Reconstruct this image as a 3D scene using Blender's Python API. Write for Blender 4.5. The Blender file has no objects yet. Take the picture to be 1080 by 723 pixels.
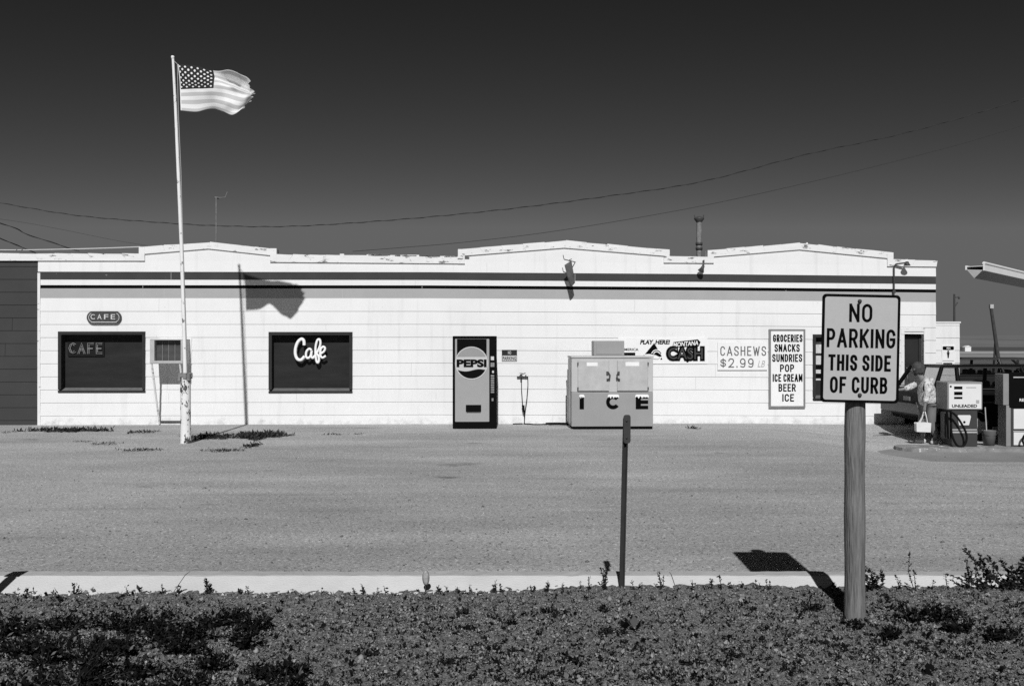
import bpy, bmesh, math, random
import numpy as np
from mathutils import Matrix, Vector
random.seed(7)
rng = np.random.default_rng(11)
S = bpy.context.scene
C = S.collection
R = math.radians

# ------------------------------------------------------------------ camera numbers
FPX, CX, HY, EYE = 1050.0, 540.0, 364.0, 1.63        # 35 mm lens, eye height in metres


def at(px, py, Y):
    """the place at depth Y that the photograph shows at a pixel"""
    return Vector(((px - CX) * Y / FPX, Y, EYE - (py - HY) * Y / FPX))


# ------------------------------------------------------------------ materials
def nodes(name):
    m = bpy.data.materials.new(name)
    m.use_nodes = True
    nt = m.node_tree
    return m, nt, nt.nodes['Principled BSDF']


def grey(v):
    return (v, v, v, 1)


def N(nt, kind, **kw):
    n = nt.nodes.new(kind)
    for k, v in kw.items():
        if k.startswith('_'):
            n.inputs[k[1:].replace('_', ' ')].default_value = v
        else:
            setattr(n, k, v)
    return n


def ramp(nt, fac, pts):
    r = N(nt, 'ShaderNodeValToRGB')
    e = r.color_ramp.elements
    while len(e) < len(pts):
        e.new(0.5)
    for i, (p, v) in enumerate(pts):
        e[i].position = p
        e[i].color = grey(v)
    nt.links.new(fac, r.inputs[0])
    return r.outputs[0]


def mul(nt, a, b, op='MULTIPLY'):
    n = N(nt, 'ShaderNodeMix', data_type='RGBA', blend_type=op)
    n.inputs['Factor'].default_value = 1
    for s, x in ((n.inputs['A'], a), (n.inputs['B'], b)):
        if hasattr(x, 'default_value'):
            nt.links.new(x, s)
        else:
            s.default_value = grey(x)
    return n.outputs['Result']


def paint(name, v, rough=0.6, var=0.12, scale=3.0, fleck=0.0, fleck_v=0.1, fleck_scale=14, bump=0.0, bscale=60, metal=0.0, spec=0.2,
          stretch=(1, 1, 1)):
    """a weathered painted or bare surface: base value, blotches, chips, fine relief"""
    m, nt, b = nodes(name)
    tc = N(nt, 'ShaderNodeTexCoord')
    mp = N(nt, 'ShaderNodeMapping')
    mp.inputs['Scale'].default_value = stretch
    nt.links.new(tc.outputs['Object'], mp.inputs[0])
    co = mp.outputs[0]
    n1 = N(nt, 'ShaderNodeTexNoise', _Scale=scale, _Detail=8.0, _Roughness=0.65)
    nt.links.new(co, n1.inputs['Vector'])
    col = ramp(nt, n1.outputs[0], [(0.25, v * (1 - var)), (0.75, min(0.95, v * (1 + var)))])
    if fleck > 0:
        n2 = N(nt, 'ShaderNodeTexNoise', _Scale=fleck_scale, _Detail=5.0, _Roughness=0.7)
        nt.links.new(co, n2.inputs['Vector'])
        f = ramp(nt, n2.outputs[0], [(0.70 - fleck, 0.0), (0.73 - fleck, 1.0)])
        mx = N(nt, 'ShaderNodeMix', data_type='RGBA')
        nt.links.new(f, mx.inputs['Factor'])
        nt.links.new(col, mx.inputs['A'])
        mx.inputs['B'].default_value = grey(fleck_v)
        col = mx.outputs['Result']
    nt.links.new(col, b.inputs['Base Color'])
    b.inputs['Roughness'].default_value = rough
    b.inputs['Metallic'].default_value = metal
    b.inputs['Specular IOR Level'].default_value = spec
    if bump > 0:
        n3 = N(nt, 'ShaderNodeTexNoise', _Scale=bscale, _Detail=4.0)
        nt.links.new(co, n3.inputs['Vector'])
        bp = N(nt, 'ShaderNodeBump', _Strength=bump, _Distance=0.01)
        nt.links.new(n3.outputs[0], bp.inputs['Height'])
        nt.links.new(bp.outputs[0], b.inputs['Normal'])
    return m


M = {}
M['white'] = paint('white_siding_paint', 0.73, 0.75, 0.06, 0.9, fleck=0.03, fleck_v=0.6, fleck_scale=9, bump=0.15, bscale=25)
def siding_mat():
    m = paint('white_siding_paint', 0.73, 0.75, 0.05, 0.9, bump=0.15, bscale=25)
    nt = m.node_tree
    b = nt.nodes['Principled BSDF']
    col = b.inputs['Base Color'].links[0].from_socket
    tc = N(nt, 'ShaderNodeTexCoord')
    co = tc.outputs['Object']
    n = N(nt, 'ShaderNodeTexNoise', _Scale=11.0, _Detail=4.0, _Roughness=0.75)          # chips and specks
    nt.links.new(co, n.inputs['Vector'])
    c1 = ramp(nt, n.outputs[0], [(0.0, 1.0), (0.715, 1.0), (0.735, 0.45), (0.77, 0.2)])
    mp = N(nt, 'ShaderNodeMapping')
    mp.inputs['Scale'].default_value = (6, 1, 0.35)
    nt.links.new(co, mp.inputs[0])
    n2 = N(nt, 'ShaderNodeTexNoise', _Scale=1.0, _Detail=6.0, _Roughness=0.6)            # thin run-off streaks
    nt.links.new(mp.outputs[0], n2.inputs['Vector'])
    c2 = ramp(nt, n2.outputs[0], [(0.28, 0.90), (0.45, 1.0)])
    sx = N(nt, 'ShaderNodeSeparateXYZ')
    nt.links.new(co, sx.inputs[0])
    n3 = N(nt, 'ShaderNodeTexNoise', _Scale=5.0, _Detail=8.0, _Roughness=0.75)           # mud splashed up from the lot
    nt.links.new(co, n3.inputs['Vector'])
    ad = N(nt, 'ShaderNodeMath', operation='MULTIPLY_ADD')
    nt.links.new(sx.outputs[2], ad.inputs[0])
    ad.inputs[1].default_value = -0.9
    nt.links.new(n3.outputs[0], ad.inputs[2])
    c3 = ramp(nt, ad.outputs[0], [(0.42, 1.0), (0.62, 0.72)])
    nt.links.new(mul(nt, mul(nt, mul(nt, col, c1), c2), c3), b.inputs['Base Color'])
    return m


M['white'] = siding_mat()
M['trim'] = paint('peeling_white_trim', 0.72, 0.8, 0.08, 2.5, fleck=0.10, fleck_v=0.16, fleck_scale=7, stretch=(0.6, 1, 2.2), bump=0.2, bscale=30)
M['joint'] = paint('siding_joint', 0.5, 0.8)
M['band_dark'] = paint('dark_stripe_paint', 0.05, 0.9, 0.15, 2, fleck=0.035, fleck_v=0.3, fleck_scale=6)
M['band_black'] = paint('black_stripe_paint', 0.003, 0.95, 0.2, 2, spec=0.02, fleck=0.02, fleck_v=0.25, fleck_scale=6)
M['band_grey'] = paint('pale_grey_stripe_paint', 0.36, 0.55, 0.06, 2, fleck=0.0)
M['annex'] = paint('dark_annex_siding', 0.049, 0.9, 0.12, 1.2, bump=0.2)
M['roof'] = paint('tar_roof', 0.12, 0.9, 0.2)
M['black'] = paint('black_enamel', 0.005, 0.7, 0.2, 5, spec=0.03)
M['ink'] = paint('black_lettering', 0.004, 0.9, 0.1, spec=0.02)
M['frame_dark'] = paint('dark_window_frame', 0.028, 0.85, 0.2, 6)
M['sill'] = paint('worn_sill', 0.15, 0.6, 0.3, 8, stretch=(1, 1, 1))
M['panel_dark'] = paint('drawn_dark_blind', 0.020, 0.8, 0.35, 2.0, stretch=(0.6, 1, 3))
M['alu'] = paint('dull_aluminium', 0.42, 0.45, 0.15, 6, metal=0.0)
M['grille'] = paint('grey_grille', 0.13, 0.5, 0.2, 8)
M['steel'] = paint('dark_steel', 0.06, 0.45, 0.25, 8)
M['rust'] = paint('rusty_pipe', 0.20, 0.7, 0.45, 9, fleck=0.1, fleck_v=0.05)
M['mach_grey'] = paint('soda_front_grey', 0.32, 0.4, 0.05, 4)
M['mach_mid'] = paint('soda_logo_grey', 0.28, 0.4, 0.04, 4)
M['mach_white'] = paint('soda_logo_white', 0.5, 0.4, 0.03, 4)
M['label'] = paint('small_label', 0.55, 0.5, 0.3, 40)
M['label_dim'] = paint('small_label_dim', 0.22, 0.5, 0.4, 40)
M['ice_low'] = paint('ice_cabinet_grey', 0.29, 0.45, 0.06, 3, fleck=0.0)
M['ice_high'] = paint('ice_cabinet_pale', 0.46, 0.45, 0.08, 3)
M['ice_door'] = paint('ice_door_galvanised', 0.43, 0.45, 0.16, 5, fleck=0.02, fleck_v=0.3)
M['snow'] = paint('white_snow_cap', 0.8, 0.5, 0.02)
M['board'] = paint('white_sign_board', 0.77, 0.5, 0.05, 3)
M['board_edge'] = paint('grey_sign_border', 0.20, 0.5, 0.15, 8)
M['letter_grey'] = paint('faded_grey_lettering', 0.12, 0.6, 0.25, 20)
M['neon'] = paint('unlit_neon_tube', 0.22, 0.3, 0.15, 30)
M['neon_white'] = paint('white_script_letter', 0.85, 0.3, 0.02)
M['flag_cloth'] = None
M['pole'] = paint('chipped_white_pole', 0.74, 0.55, 0.1, 5, fleck=0.17, fleck_v=0.07, fleck_scale=9, stretch=(1, 1, 0.6))
M['rope'] = paint('halyard_rope', 0.35, 0.8)
M['sign_face'] = paint('dulled_reflective_sheeting', 0.42, 0.5, 0.04, 40, fleck=0.0, bump=0.05)
M['log'] = paint('weathered_log', 0.16, 0.85, 0.6, 7, stretch=(9, 9, 0.7), bump=0.9, bscale=12, fleck=0.05, fleck_v=0.09, fleck_scale=9)
M['bolt'] = paint('rusty_bolt', 0.04, 0.5, 0.2)
M['post_steel'] = paint('marker_post_paint', 0.030, 0.85, 0.3, 9)
M['marker'] = paint('marker_plate_paint', 0.06, 0.85, 0.25, 12)
M['concrete'] = paint('pale_concrete', 0.62, 0.9, 0.13, 2.2, bump=0.4, bscale=90, fleck=0.03, fleck_v=0.4, fleck_scale=30)
M['concrete_dirty'] = paint('dusty_kerb_top', 0.42, 0.9, 0.14, 6, bump=0.4, bscale=90, fleck=0.06, fleck_v=0.2, fleck_scale=25)
M['island'] = paint('worn_island_concrete', 0.24, 0.9, 0.5, 4, bump=0.6, bscale=60, fleck=0.12, fleck_v=0.62, fleck_scale=5)
M['car'] = paint('dark_car_paint', 0.006, 0.45, 0.1, spec=0.05)
M['car_far'] = paint('dusty_dark_car_paint', 0.035, 0.4, 0.1)
M['chrome'] = paint('dull_bumper', 0.03, 0.3, 0.3, 8, metal=0.0)
M['rubber'] = paint('black_rubber', 0.010, 0.85, spec=0.05)
M['pump_dark'] = paint('dark_pump_cabinet', 0.05, 0.4, 0.15)
M['pump_white'] = paint('white_pump_panel', 0.68, 0.4, 0.05)
M['pump_grey'] = paint('grey_pump_side', 0.24, 0.5, 0.15)
M['bucket'] = paint('dull_grey_bucket', 0.14, 0.6, 0.2)
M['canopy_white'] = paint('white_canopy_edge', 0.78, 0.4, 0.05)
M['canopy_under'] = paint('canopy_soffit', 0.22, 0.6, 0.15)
M['skin'] = paint('skin', 0.20, 0.6, 0.06)
M['hair'] = paint('grey_brown_hair', 0.06, 0.7, 0.4, 40)
M['blouse'] = paint('patterned_blouse', 0.58, 0.85, 0.5, 9, fleck=0.16, fleck_v=0.2, fleck_scale=26, bump=0.7, bscale=9)
M['trousers'] = paint('grey_trousers', 0.17, 0.8, 0.2)
M['shoe'] = paint('pale_shoe', 0.5, 0.6, 0.1)
M['bag'] = paint('cream_handbag', 0.68, 0.5, 0.1, 9)
M['wire'] = paint('cable_sheath', 0.030, 0.6)
M['wire_pale'] = paint('pale_cable', 0.5, 0.6)
M['wood_pole'] = paint('grey_utility_pole', 0.05, 0.9, 0.3, 5)
M['shed'] = paint('far_white_shed', 0.7, 0.7)


def glass_mat():
    m, nt, b = nodes('car_glass')
    out = nt.nodes['Material Output']
    t = N(nt, 'ShaderNodeBsdfTransparent')
    t.inputs[0].default_value = grey(0.72)
    g = N(nt, 'ShaderNodeBsdfGlossy', _Roughness=0.03)
    mx = N(nt, 'ShaderNodeMixShader')
    mx.inputs[0].default_value = 0.08
    nt.links.new(t.outputs[0], mx.inputs[1])
    nt.links.new(g.outputs[0], mx.inputs[2])
    nt.links.new(mx.outputs[0], out.inputs[0])
    return m


def pane_mat():
    m = paint('dark_window_pane', 0.024, 0.12, 0.3, 1.5, spec=0.5)
    return m


M['glass'] = glass_mat()
M['pane'] = pane_mat()


def flag_mat():
    m, nt, b = nodes('stars_and_stripes_cloth')
    uv = N(nt, 'ShaderNodeUVMap')
    sx = N(nt, 'ShaderNodeSeparateXYZ')
    nt.links.new(uv.outputs[0], sx.inputs[0])

    def ma(op, a, b=None, c=None):
        n = N(nt, 'ShaderNodeMath', operation=op)
        for i, x in enumerate((a, b, c)):
            if x is None:
                continue
            if hasattr(x, 'default_value'):
                nt.links.new(x, n.inputs[i])
            else:
                n.inputs[i].default_value = x
        return n.outputs[0]
    u, v = sx.outputs[0], sx.outputs[1]
    st = ma('MODULO', ma('FLOOR', ma('MULTIPLY', v, 13.0)), 2.0)          # 0 at the bottom = dark stripe
    col = ma('MULTIPLY_ADD', st, 0.27, 0.50)
    a = ma('MULTIPLY', u, 12 / 0.4)
    c = ma('MULTIPLY', ma('SUBTRACT', v, 6 / 13), 10 * 13 / 7)
    ia, ic = ma('ROUND', a), ma('ROUND', c)
    par = ma('LESS_THAN', ma('MODULO', ma('ADD', ia, ic), 2.0), 0.5)
    da, dc = ma('SUBTRACT', a, ia), ma('SUBTRACT', c, ic)
    dist = ma('ADD', ma('POWER', ma('MULTIPLY', da, 1.15), 2.0), ma('POWER', dc, 2.0))
    star = ma('MULTIPLY', ma('LESS_THAN', dist, 0.15), par)
    inx = ma('MULTIPLY', ma('GREATER_THAN', a, 0.5), ma('LESS_THAN', a, 11.5))
    iny = ma('MULTIPLY', ma('GREATER_THAN', c, 0.5), ma('LESS_THAN', c, 9.5))
    star = ma('MULTIPLY', star, ma('MULTIPLY', inx, iny))
    cant = ma('MULTIPLY', ma('LESS_THAN', u, 0.4), ma('GREATER_THAN', v, 6 / 13))
    ccol = ma('MULTIPLY_ADD', star, 0.75, 0.012)
    fin = ma('ADD', ma('MULTIPLY', col, ma('SUBTRACT', 1.0, cant)), ma('MULTIPLY', ccol, cant))
    head = ma('LESS_THAN', u, 0.018)
    fin = ma('MAXIMUM', fin, ma('MULTIPLY', head, 0.82))
    cb = N(nt, 'ShaderNodeCombineColor')
    for i in range(3):
        nt.links.new(fin, cb.inputs[i])
    nt.links.new(cb.outputs[0], b.inputs['Base Color'])
    b.inputs['Roughness'].default_value = 0.85
    return m


M['flag_cloth'] = flag_mat()


def gravel_mat():
    m, nt, b = nodes('packed_gravel')
    tc = N(nt, 'ShaderNodeTexCoord')
    co = tc.outputs['Object']
    mp = N(nt, 'ShaderNodeMapping')
    mp.inputs['Scale'].default_value = (0.3, 1.0, 1)
    nt.links.new(co, mp.inputs[0])
    big = N(nt, 'ShaderNodeTexNoise', _Scale=1.1, _Detail=7.0, _Roughness=0.6)
    nt.links.new(mp.outputs[0], big.inputs['Vector'])
    c1 = ramp(nt, big.outputs[0], [(0.30, 0.33), (0.5, 0.395), (0.70, 0.46)])
    mid = N(nt, 'ShaderNodeTexNoise', _Scale=34.0, _Detail=7.0, _Roughness=0.85)
    nt.links.new(co, mid.inputs['Vector'])
    c2 = ramp(nt, mid.outputs[0], [(0.30, 0.36), (0.5, 1.0), (0.70, 1.6)])
    sp = N(nt, 'ShaderNodeTexVoronoi', _Scale=55.0)
    nt.links.new(co, sp.inputs['Vector'])
    c3 = ramp(nt, sp.outputs['Color'], [(0.0, 0.35), (0.2, 0.88), (0.8, 1.05), (1.0, 1.8)])
    st = N(nt, 'ShaderNodeTexNoise', _Scale=0.55, _Detail=4.0)          # oil and damp spots
    mp2 = N(nt, 'ShaderNodeMapping')
    mp2.inputs['Scale'].default_value = (1.6, 2.6, 1)
    nt.links.new(co, mp2.inputs[0])
    nt.links.new(mp2.outputs[0], st.inputs['Vector'])
    c4 = ramp(nt, st.outputs[0], [(0.25, 0.5), (0.325, 1.0)])
    tr = N(nt, 'ShaderNodeTexNoise', _Scale=1.0, _Detail=6.0, _Roughness=0.65)     # wheel-worn streaks along the frontage
    mp3 = N(nt, 'ShaderNodeMapping')
    mp3.inputs['Scale'].default_value = (0.22, 2.6, 1)
    mp3.inputs['Rotation'].default_value = (0, 0, R(4))
    nt.links.new(co, mp3.inputs[0])
    nt.links.new(mp3.outputs[0], tr.inputs['Vector'])
    c5 = ramp(nt, tr.outputs[0], [(0.30, 0.86), (0.46, 1.0), (0.60, 1.01), (0.70, 1.12)])
    pt = N(nt, 'ShaderNodeTexNoise', _Scale=0.23, _Detail=3.0)
    nt.links.new(co, pt.inputs['Vector'])
    c6 = ramp(nt, pt.outputs[0], [(0.3, 0.84), (0.65, 1.08)])
    col = mul(nt, mul(nt, mul(nt, mul(nt, mul(nt, c1, c2), c3), c4), c5), c6)
    nt.links.new(col, b.inputs['Base Color'])
    b.inputs['Roughness'].default_value = 0.95
    b.inputs['Specular IOR Level'].default_value = 0.15
    bp = N(nt, 'ShaderNodeBump', _Strength=0.8, _Distance=0.012)
    nt.links.new(mid.outputs[0], bp.inputs['Height'])
    nt.links.new(bp.outputs[0], b.inputs['Normal'])
    return m


def earth_mat(name, lo, hi, sc, spots=True):
    m, nt, b = nodes(name)
    tc = N(nt, 'ShaderNodeTexCoord')
    n = N(nt, 'ShaderNodeTexNoise', _Scale=sc, _Detail=9.0, _Roughness=0.75)
    nt.links.new(tc.outputs['Object'], n.inputs['Vector'])
    col = ramp(nt, n.outputs[0], [(0.3 if sc < 1 else 0.38, lo), (0.68 if sc < 1 else 0.60, hi)])
    nt.links.new(col, b.inputs['Base Color'])
    b.inputs['Roughness'].default_value = 1
    b.inputs['Specular IOR Level'].default_value = 0.1
    bp = N(nt, 'ShaderNodeBump', _Strength=0.9, _Distance=0.02)
    nt.links.new(n.outputs[0], bp.inputs['Height'])
    nt.links.new(bp.outputs[0], b.inputs['Normal'])
    return m


def field_mat():
    m, nt, b = nodes('dry_fields')
    tc = N(nt, 'ShaderNodeTexCoord')
    sx = N(nt, 'ShaderNodeSeparateXYZ')
    nt.links.new(tc.outputs['Object'], sx.inputs[0])
    n = N(nt, 'ShaderNodeTexNoise', _Scale=0.012, _Detail=8.0, _Roughness=0.7)
    mp = N(nt, 'ShaderNodeMapping')
    mp.inputs['Scale'].default_value = (0.25, 1, 1)
    nt.links.new(tc.outputs['Object'], mp.inputs[0])
    nt.links.new(mp.outputs[0], n.inputs['Vector'])
    a = N(nt, 'ShaderNodeMath', operation='MULTIPLY_ADD')
    nt.links.new(n.outputs[0], a.inputs[0])
    a.inputs[1].default_value = 40
    nt.links.new(sx.outputs[1], a.inputs[2])
    sc = N(nt, 'ShaderNodeMath', operation='DIVIDE')
    nt.links.new(a.outputs[0], sc.inputs[0])
    sc.inputs[1].default_value = 900.0
    band = ramp(nt, sc.outputs[0], [(0.0, 0.24), (0.10, 0.25), (0.22, 0.27), (0.24, 0.16), (0.26, 0.36), (0.33, 0.34), (0.36, 0.09), (1.0, 0.085)])
    f = N(nt, 'ShaderNodeTexNoise', _Scale=0.35, _Detail=8.0, _Roughness=0.7)
    nt.links.new(tc.outputs['Object'], f.inputs['Vector'])
    col = mul(nt, band, ramp(nt, f.outputs[0], [(0.3, 0.7), (0.7, 1.3)]))
    nt.links.new(col, b.inputs['Base Color'])
    b.inputs['Roughness'].default_value = 1
    b.inputs['Specular IOR Level'].default_value = 0.0
    return m


def leaf_mat(name, lo, hi, cut=0.85, top=None):
    m, nt, b = nodes(name)
    g = N(nt, 'ShaderNodeNewGeometry')
    col = ramp(nt, g.outputs['Random Per Island'], [(0.0, lo), (cut, hi), (min(.99, cut + .03), top or hi * 1.1), (1.0, top or hi * 1.25)])
    nt.links.new(col, b.inputs['Base Color'])
    b.inputs['Roughness'].default_value = 0.9
    b.inputs['Specular IOR Level'].default_value = 0.05
    return m


M['gravel'] = gravel_mat()
M['earth'] = earth_mat('dry_verge_earth', 0.035, 0.31, 75)
M['field'] = field_mat()
M['hill'] = earth_mat('far_hill_grass', 0.12, 0.20, 0.006)
M['cover'] = leaf_mat('ground_cover_leaf', 0.10, 0.26)
M['bush'] = leaf_mat('dark_weed_leaf', 0.004, 0.014, 0.88, 0.11)  # a small share of leaves is coloured paler to look sunlit
M['weed'] = leaf_mat('thin_weed_leaf', 0.008, 0.035)
M['grass'] = leaf_mat('dark_grass_blade', 0.012, 0.05)


# ------------------------------------------------------------------ sign-painter's capitals
def _arc(cx, cy, rx, ry, a0, a1, n=8):
    return [(cx + rx * math.cos(R(a0 + (a1 - a0) * i / n)), cy + ry * math.sin(R(a0 + (a1 - a0) * i / n))) for i in range(n + 1)]


def _curve(pts, n=4):
    out = []
    P = [np.array(p, float) for p in pts]
    for i in range(len(P) - 1):
        a, b, c, d = P[max(i - 1, 0)], P[i], P[i + 1], P[min(i + 2, len(P) - 1)]
        for k in range(n):
            t = k / n
            out.append(tuple(.5 * (2 * b + (c - a) * t + (2 * a - 5 * b + 4 * c - d) * t * t + (3 * b - a - 3 * c + d) * t ** 3)))
    return out + [tuple(P[-1])]


_C = _arc(.5, .72, .5, .28, 12, 180) + _arc(.5, .28, .5, .28, 180, 348)
_P = [(0, 0), (0, 1), (.55, 1)] + _arc(.55, .725, .45, .275, 80, -80) + [(.55, .45), (0, .45)]
_S = _curve([(1, .78), (.86, .94), (.5, 1), (.14, .94), (0, .77), (.12, .61), (.5, .51), (.88, .40), (1, .23), (.86, .06), (.5, 0), (.14, .06), (0, .22)])
GLYPH = {
    'A': (.62, [[(0, 0), (.5, 1)], [(.5, 1), (1, 0)], [(.22, .30), (.78, .30)]]),
    'B': (.50, [[(0, .52), (.55, .52)] + _arc(.55, .76, .40, .24, -80, 80) + [(.5, 1), (0, 1), (0, 0), (.55, 0)] + _arc(.55, .26, .45, .26, -80, 80)]),
    'C': (.52, [_C]),
    'D': (.52, [[(0, 0), (0, 1), (.4, 1)] + _arc(.4, .62, .6, .38, 80, 0) + _arc(.4, .38, .6, .38, 0, -80) + [(.4, 0), (0, 0)]]),
    'E': (.44, [[(1, 1), (0, 1), (0, 0), (1, 0)], [(.0, .52), (.8, .52)]]),
    'F': (.42, [[(1, 1), (0, 1), (0, 0)], [(0, .52), (.8, .52)]]),
    'G': (.54, [_C[:-1] + [(1, .26), (1, .46), (.55, .46)]]),
    'H': (.52, [[(0, 0), (0, 1)], [(1, 0), (1, 1)], [(0, .52), (1, .52)]]),
    'I': (.0, [[(0, 0), (0, 1)]]),
    'K': (.54, [[(0, 0), (0, 1)], [(1, 1), (0, .36)], [(.34, .58), (1, 0)]]),
    'M': (.68, [[(0, 0), (0, 1)], [(0, 1), (.5, .25)], [(.5, .25), (1, 1)], [(1, 1), (1, 0)]]),
    'N': (.54, [[(0, 0), (0, 1)], [(.04, .96), (.96, .04)], [(1, 0), (1, 1)]]),
    'O': (.54, [_arc(.5, .70, .5, .30, 0, 180) + _arc(.5, .30, .5, .30, 180, 360) + [(1, .70)]]),
    'P': (.50, [_P]),
    'R': (.52, [_P, [(.52, .45), (1, 0)]]),
    'S': (.50, [_S]),
    'T': (.50, [[(0, 1), (1, 1)], [(.5, 0), (.5, 1)]]),
    'U': (.52, [[(0, 1), (0, .28)] + _arc(.5, .28, .5, .28, 190, 350) + [(1, .28), (1, 1)]]),
    'W': (.78, [[(0, 1), (.25, 0)], [(.25, 0), (.5, .85)], [(.5, .85), (.75, 0)], [(.75, 0), (1, 1)]]),
    '$': (.50, [[(a, .12 + .76 * b) for a, b in _S], [(.5, 0), (.5, 1)]]),
    '2': (.50, [_curve([(0, .76), (.12, .94), (.5, 1), (.88, .93), (1, .73), (.84, .5), (.4, .2), (0, 0)]), [(0, 0), (1, 0)]]),
    '9': (.50, [_arc(.5, .68, .5, .32, 0, 360, 16), _curve([(1, .68), (.98, .3), (.82, .06), (.5, 0), (.1, .08)])]),
    '.': (.0, [[(0, -.01), (0, .06)]]),
}


# ------------------------------------------------------------------ mesh builder
class MB:
    def __init__(s):
        s.v, s.f, s.m, s.sm = [], [], [], []

    def add(s, vs, fs, mi=0, smooth=False):
        o = len(s.v)
        s.v += [tuple(p) for p in vs]
        for f in fs:
            s.f.append(tuple(i + o for i in f))
            s.m.append(mi)
            s.sm.append(smooth)
        return s

    def box(s, x0, x1, y0, y1, z0, z1, mi=0):
        vs = [(x0, y0, z0), (x1, y0, z0), (x1, y1, z0), (x0, y1, z0), (x0, y0, z1), (x1, y0, z1), (x1, y1, z1), (x0, y1, z1)]
        return s.add(vs, [(0, 3, 2, 1), (4, 5, 6, 7), (0, 1, 5, 4), (1, 2, 6, 5), (2, 3, 7, 6), (3, 0, 4, 7)], mi)

    def prism(s, poly, y0, y1, mi=0, mi_side=None):
        """poly: (x, z) points counter-clockwise seen from -Y; extruded from y0 (front) to y1"""
        n = len(poly)
        a = sum(poly[i][0] * poly[(i + 1) % n][1] - poly[(i + 1) % n][0] * poly[i][1] for i in range(n))
        if a < 0:
            poly = poly[::-1]
        vs = [(x, y0, z) for x, z in poly] + [(x, y1, z) for x, z in poly]
        s.add(vs, [tuple(range(n)), tuple(range(2 * n - 1, n - 1, -1))], mi)
        return s.add(vs, [(i, i + n, (i + 1) % n + n, (i + 1) % n) for i in range(n)], mi if mi_side is None else mi_side)

    def tube(s, pts, r, n=8, mi=0, caps=True):
        pts = [Vector(p) for p in pts]
        rs = r if isinstance(r, (list, tuple)) else [r] * len(pts)
        vs, up = [], None
        for i, p in enumerate(pts):
            t = (pts[min(i + 1, len(pts) - 1)] - pts[max(i - 1, 0)])
            t = t.normalized() if t.length > 1e-9 else Vector((0, 0, 1))
            if up is None:
                up = Vector((0, 0, 1)) if abs(t.z) < 0.9 else Vector((1, 0, 0))
            a = t.cross(up)
            a = a.normalized() if a.length > 1e-6 else t.orthogonal().normalized()
            b2 = a.cross(t).normalized()
            up = b2
            for k in range(n):
                w = 2 * math.pi * k / n
                vs.append(p + (a * math.cos(w) + b2 * math.sin(w)) * rs[i])
        fs = []
        for i in range(len(pts) - 1):
            for k in range(n):
                fs.append((i * n + k, i * n + (k + 1) % n, (i + 1) * n + (k + 1) % n, (i + 1) * n + k))
        s.add(vs, fs, mi, True)
        if caps:
            s.add(vs[:n], [tuple(range(n))[::-1]], mi)
            s.add(vs[-n:], [tuple(range(n))], mi)
        return s

    def disc(s, x, z, r, y, mi=0, n=28, a0=0.0, a1=2 * math.pi, rz=None, depth=0.003):
        rz = rz or r
        k = n if abs(a1 - a0 - 2 * math.pi) < 1e-6 else n + 1
        pts = [(x + r * math.cos(a0 + (a1 - a0) * i / n), z + rz * math.sin(a0 + (a1 - a0) * i / n)) for i in range(k)]
        return s.prism(pts, y, y + depth, mi)

    def lathe(s, prof, n=24, mi=0, c=(0, 0, 0), axis='z'):
        vs = []
        for r, h in prof:
            for k in range(n):
                w = 2 * math.pi * k / n
                p = (r * math.cos(w), r * math.sin(w), h) if axis == 'z' else (r * math.cos(w), h, r * math.sin(w))
                vs.append((p[0] + c[0], p[1] + c[1], p[2] + c[2]))
        fs = []
        for i in range(len(prof) - 1):
            for k in range(n):
                q = (i * n + k, i * n + (k + 1) % n, (i + 1) * n + (k + 1) % n, (i + 1) * n + k)
                fs.append(q if axis == 'z' else q[::-1])
        return s.add(vs, fs, mi, True)

    def text(s, string, x0, x1, z0, z1, y, mi=0, weight=0.0, depth=0.003, slant=0.0, rise=0.0):
        """lettering facing -Y that fills the box x0..x1, z0..z1 (capital height)"""
        cu = bpy.data.curves.new('lettering', 'FONT')
        cu.body = string
        cu.offset = weight
        cu.extrude = 0.01
        cu.resolution_u = 4
        ob = bpy.data.objects.new('lettering', cu)
        C.objects.link(ob)
        bpy.context.view_layer.update()
        me = bpy.data.meshes.new_from_object(ob.evaluated_get(bpy.context.evaluated_depsgraph_get()))
        vs = np.array([v.co for v in me.vertices])
        fs = [tuple(p.vertices) for p in me.polygons]
        bpy.data.objects.remove(ob)
        bpy.data.curves.remove(cu)
        bpy.data.meshes.remove(me)
        a, b = vs.min(0), vs.max(0)
        nx = (vs[:, 0] - a[0]) / (b[0] - a[0])
        nz = (vs[:, 1] - a[1]) / (b[1] - a[1])
        X = x0 + nx * (x1 - x0) + slant * nz * (z1 - z0)
        Z = z0 + nz * (z1 - z0) + rise * nx
        Y = np.where(vs[:, 2] > 0, y, y + depth)
        return s.add(list(zip(X, Y, Z)), fs, mi)

    def strokes(s, string, x0, x1, z0, z1, y, sw, mi=0, depth=0.001, gap=0.17):
        """sign-painter's capitals: ribbons of constant width sw fitted to the box"""
        h = z1 - z0
        ws = [GLYPH[c][0] if c != ' ' else .24 for c in string]
        inner = sum(ws) + gap * (len(string) - 1)
        n = len(string)
        k = (x1 - x0 - sw * sum(1 for c in string if c != ' ')) / max(inner, 1e-6)
        x = x0
        lift = 0
        for c, w in zip(string, ws):
            if c == ' ':
                x += (w + gap) * k
                continue
            for line in GLYPH[c][1]:
                P = [(x + sw / 2 + q[0] * w * k, z0 + sw / 2 + q[1] * (h - sw)) for q in line]
                lift += 1
                s.ribbon(P, sw, y - .00015 * (lift % 4), mi, depth)
            x += w * k + sw + gap * k
        return s

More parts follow.
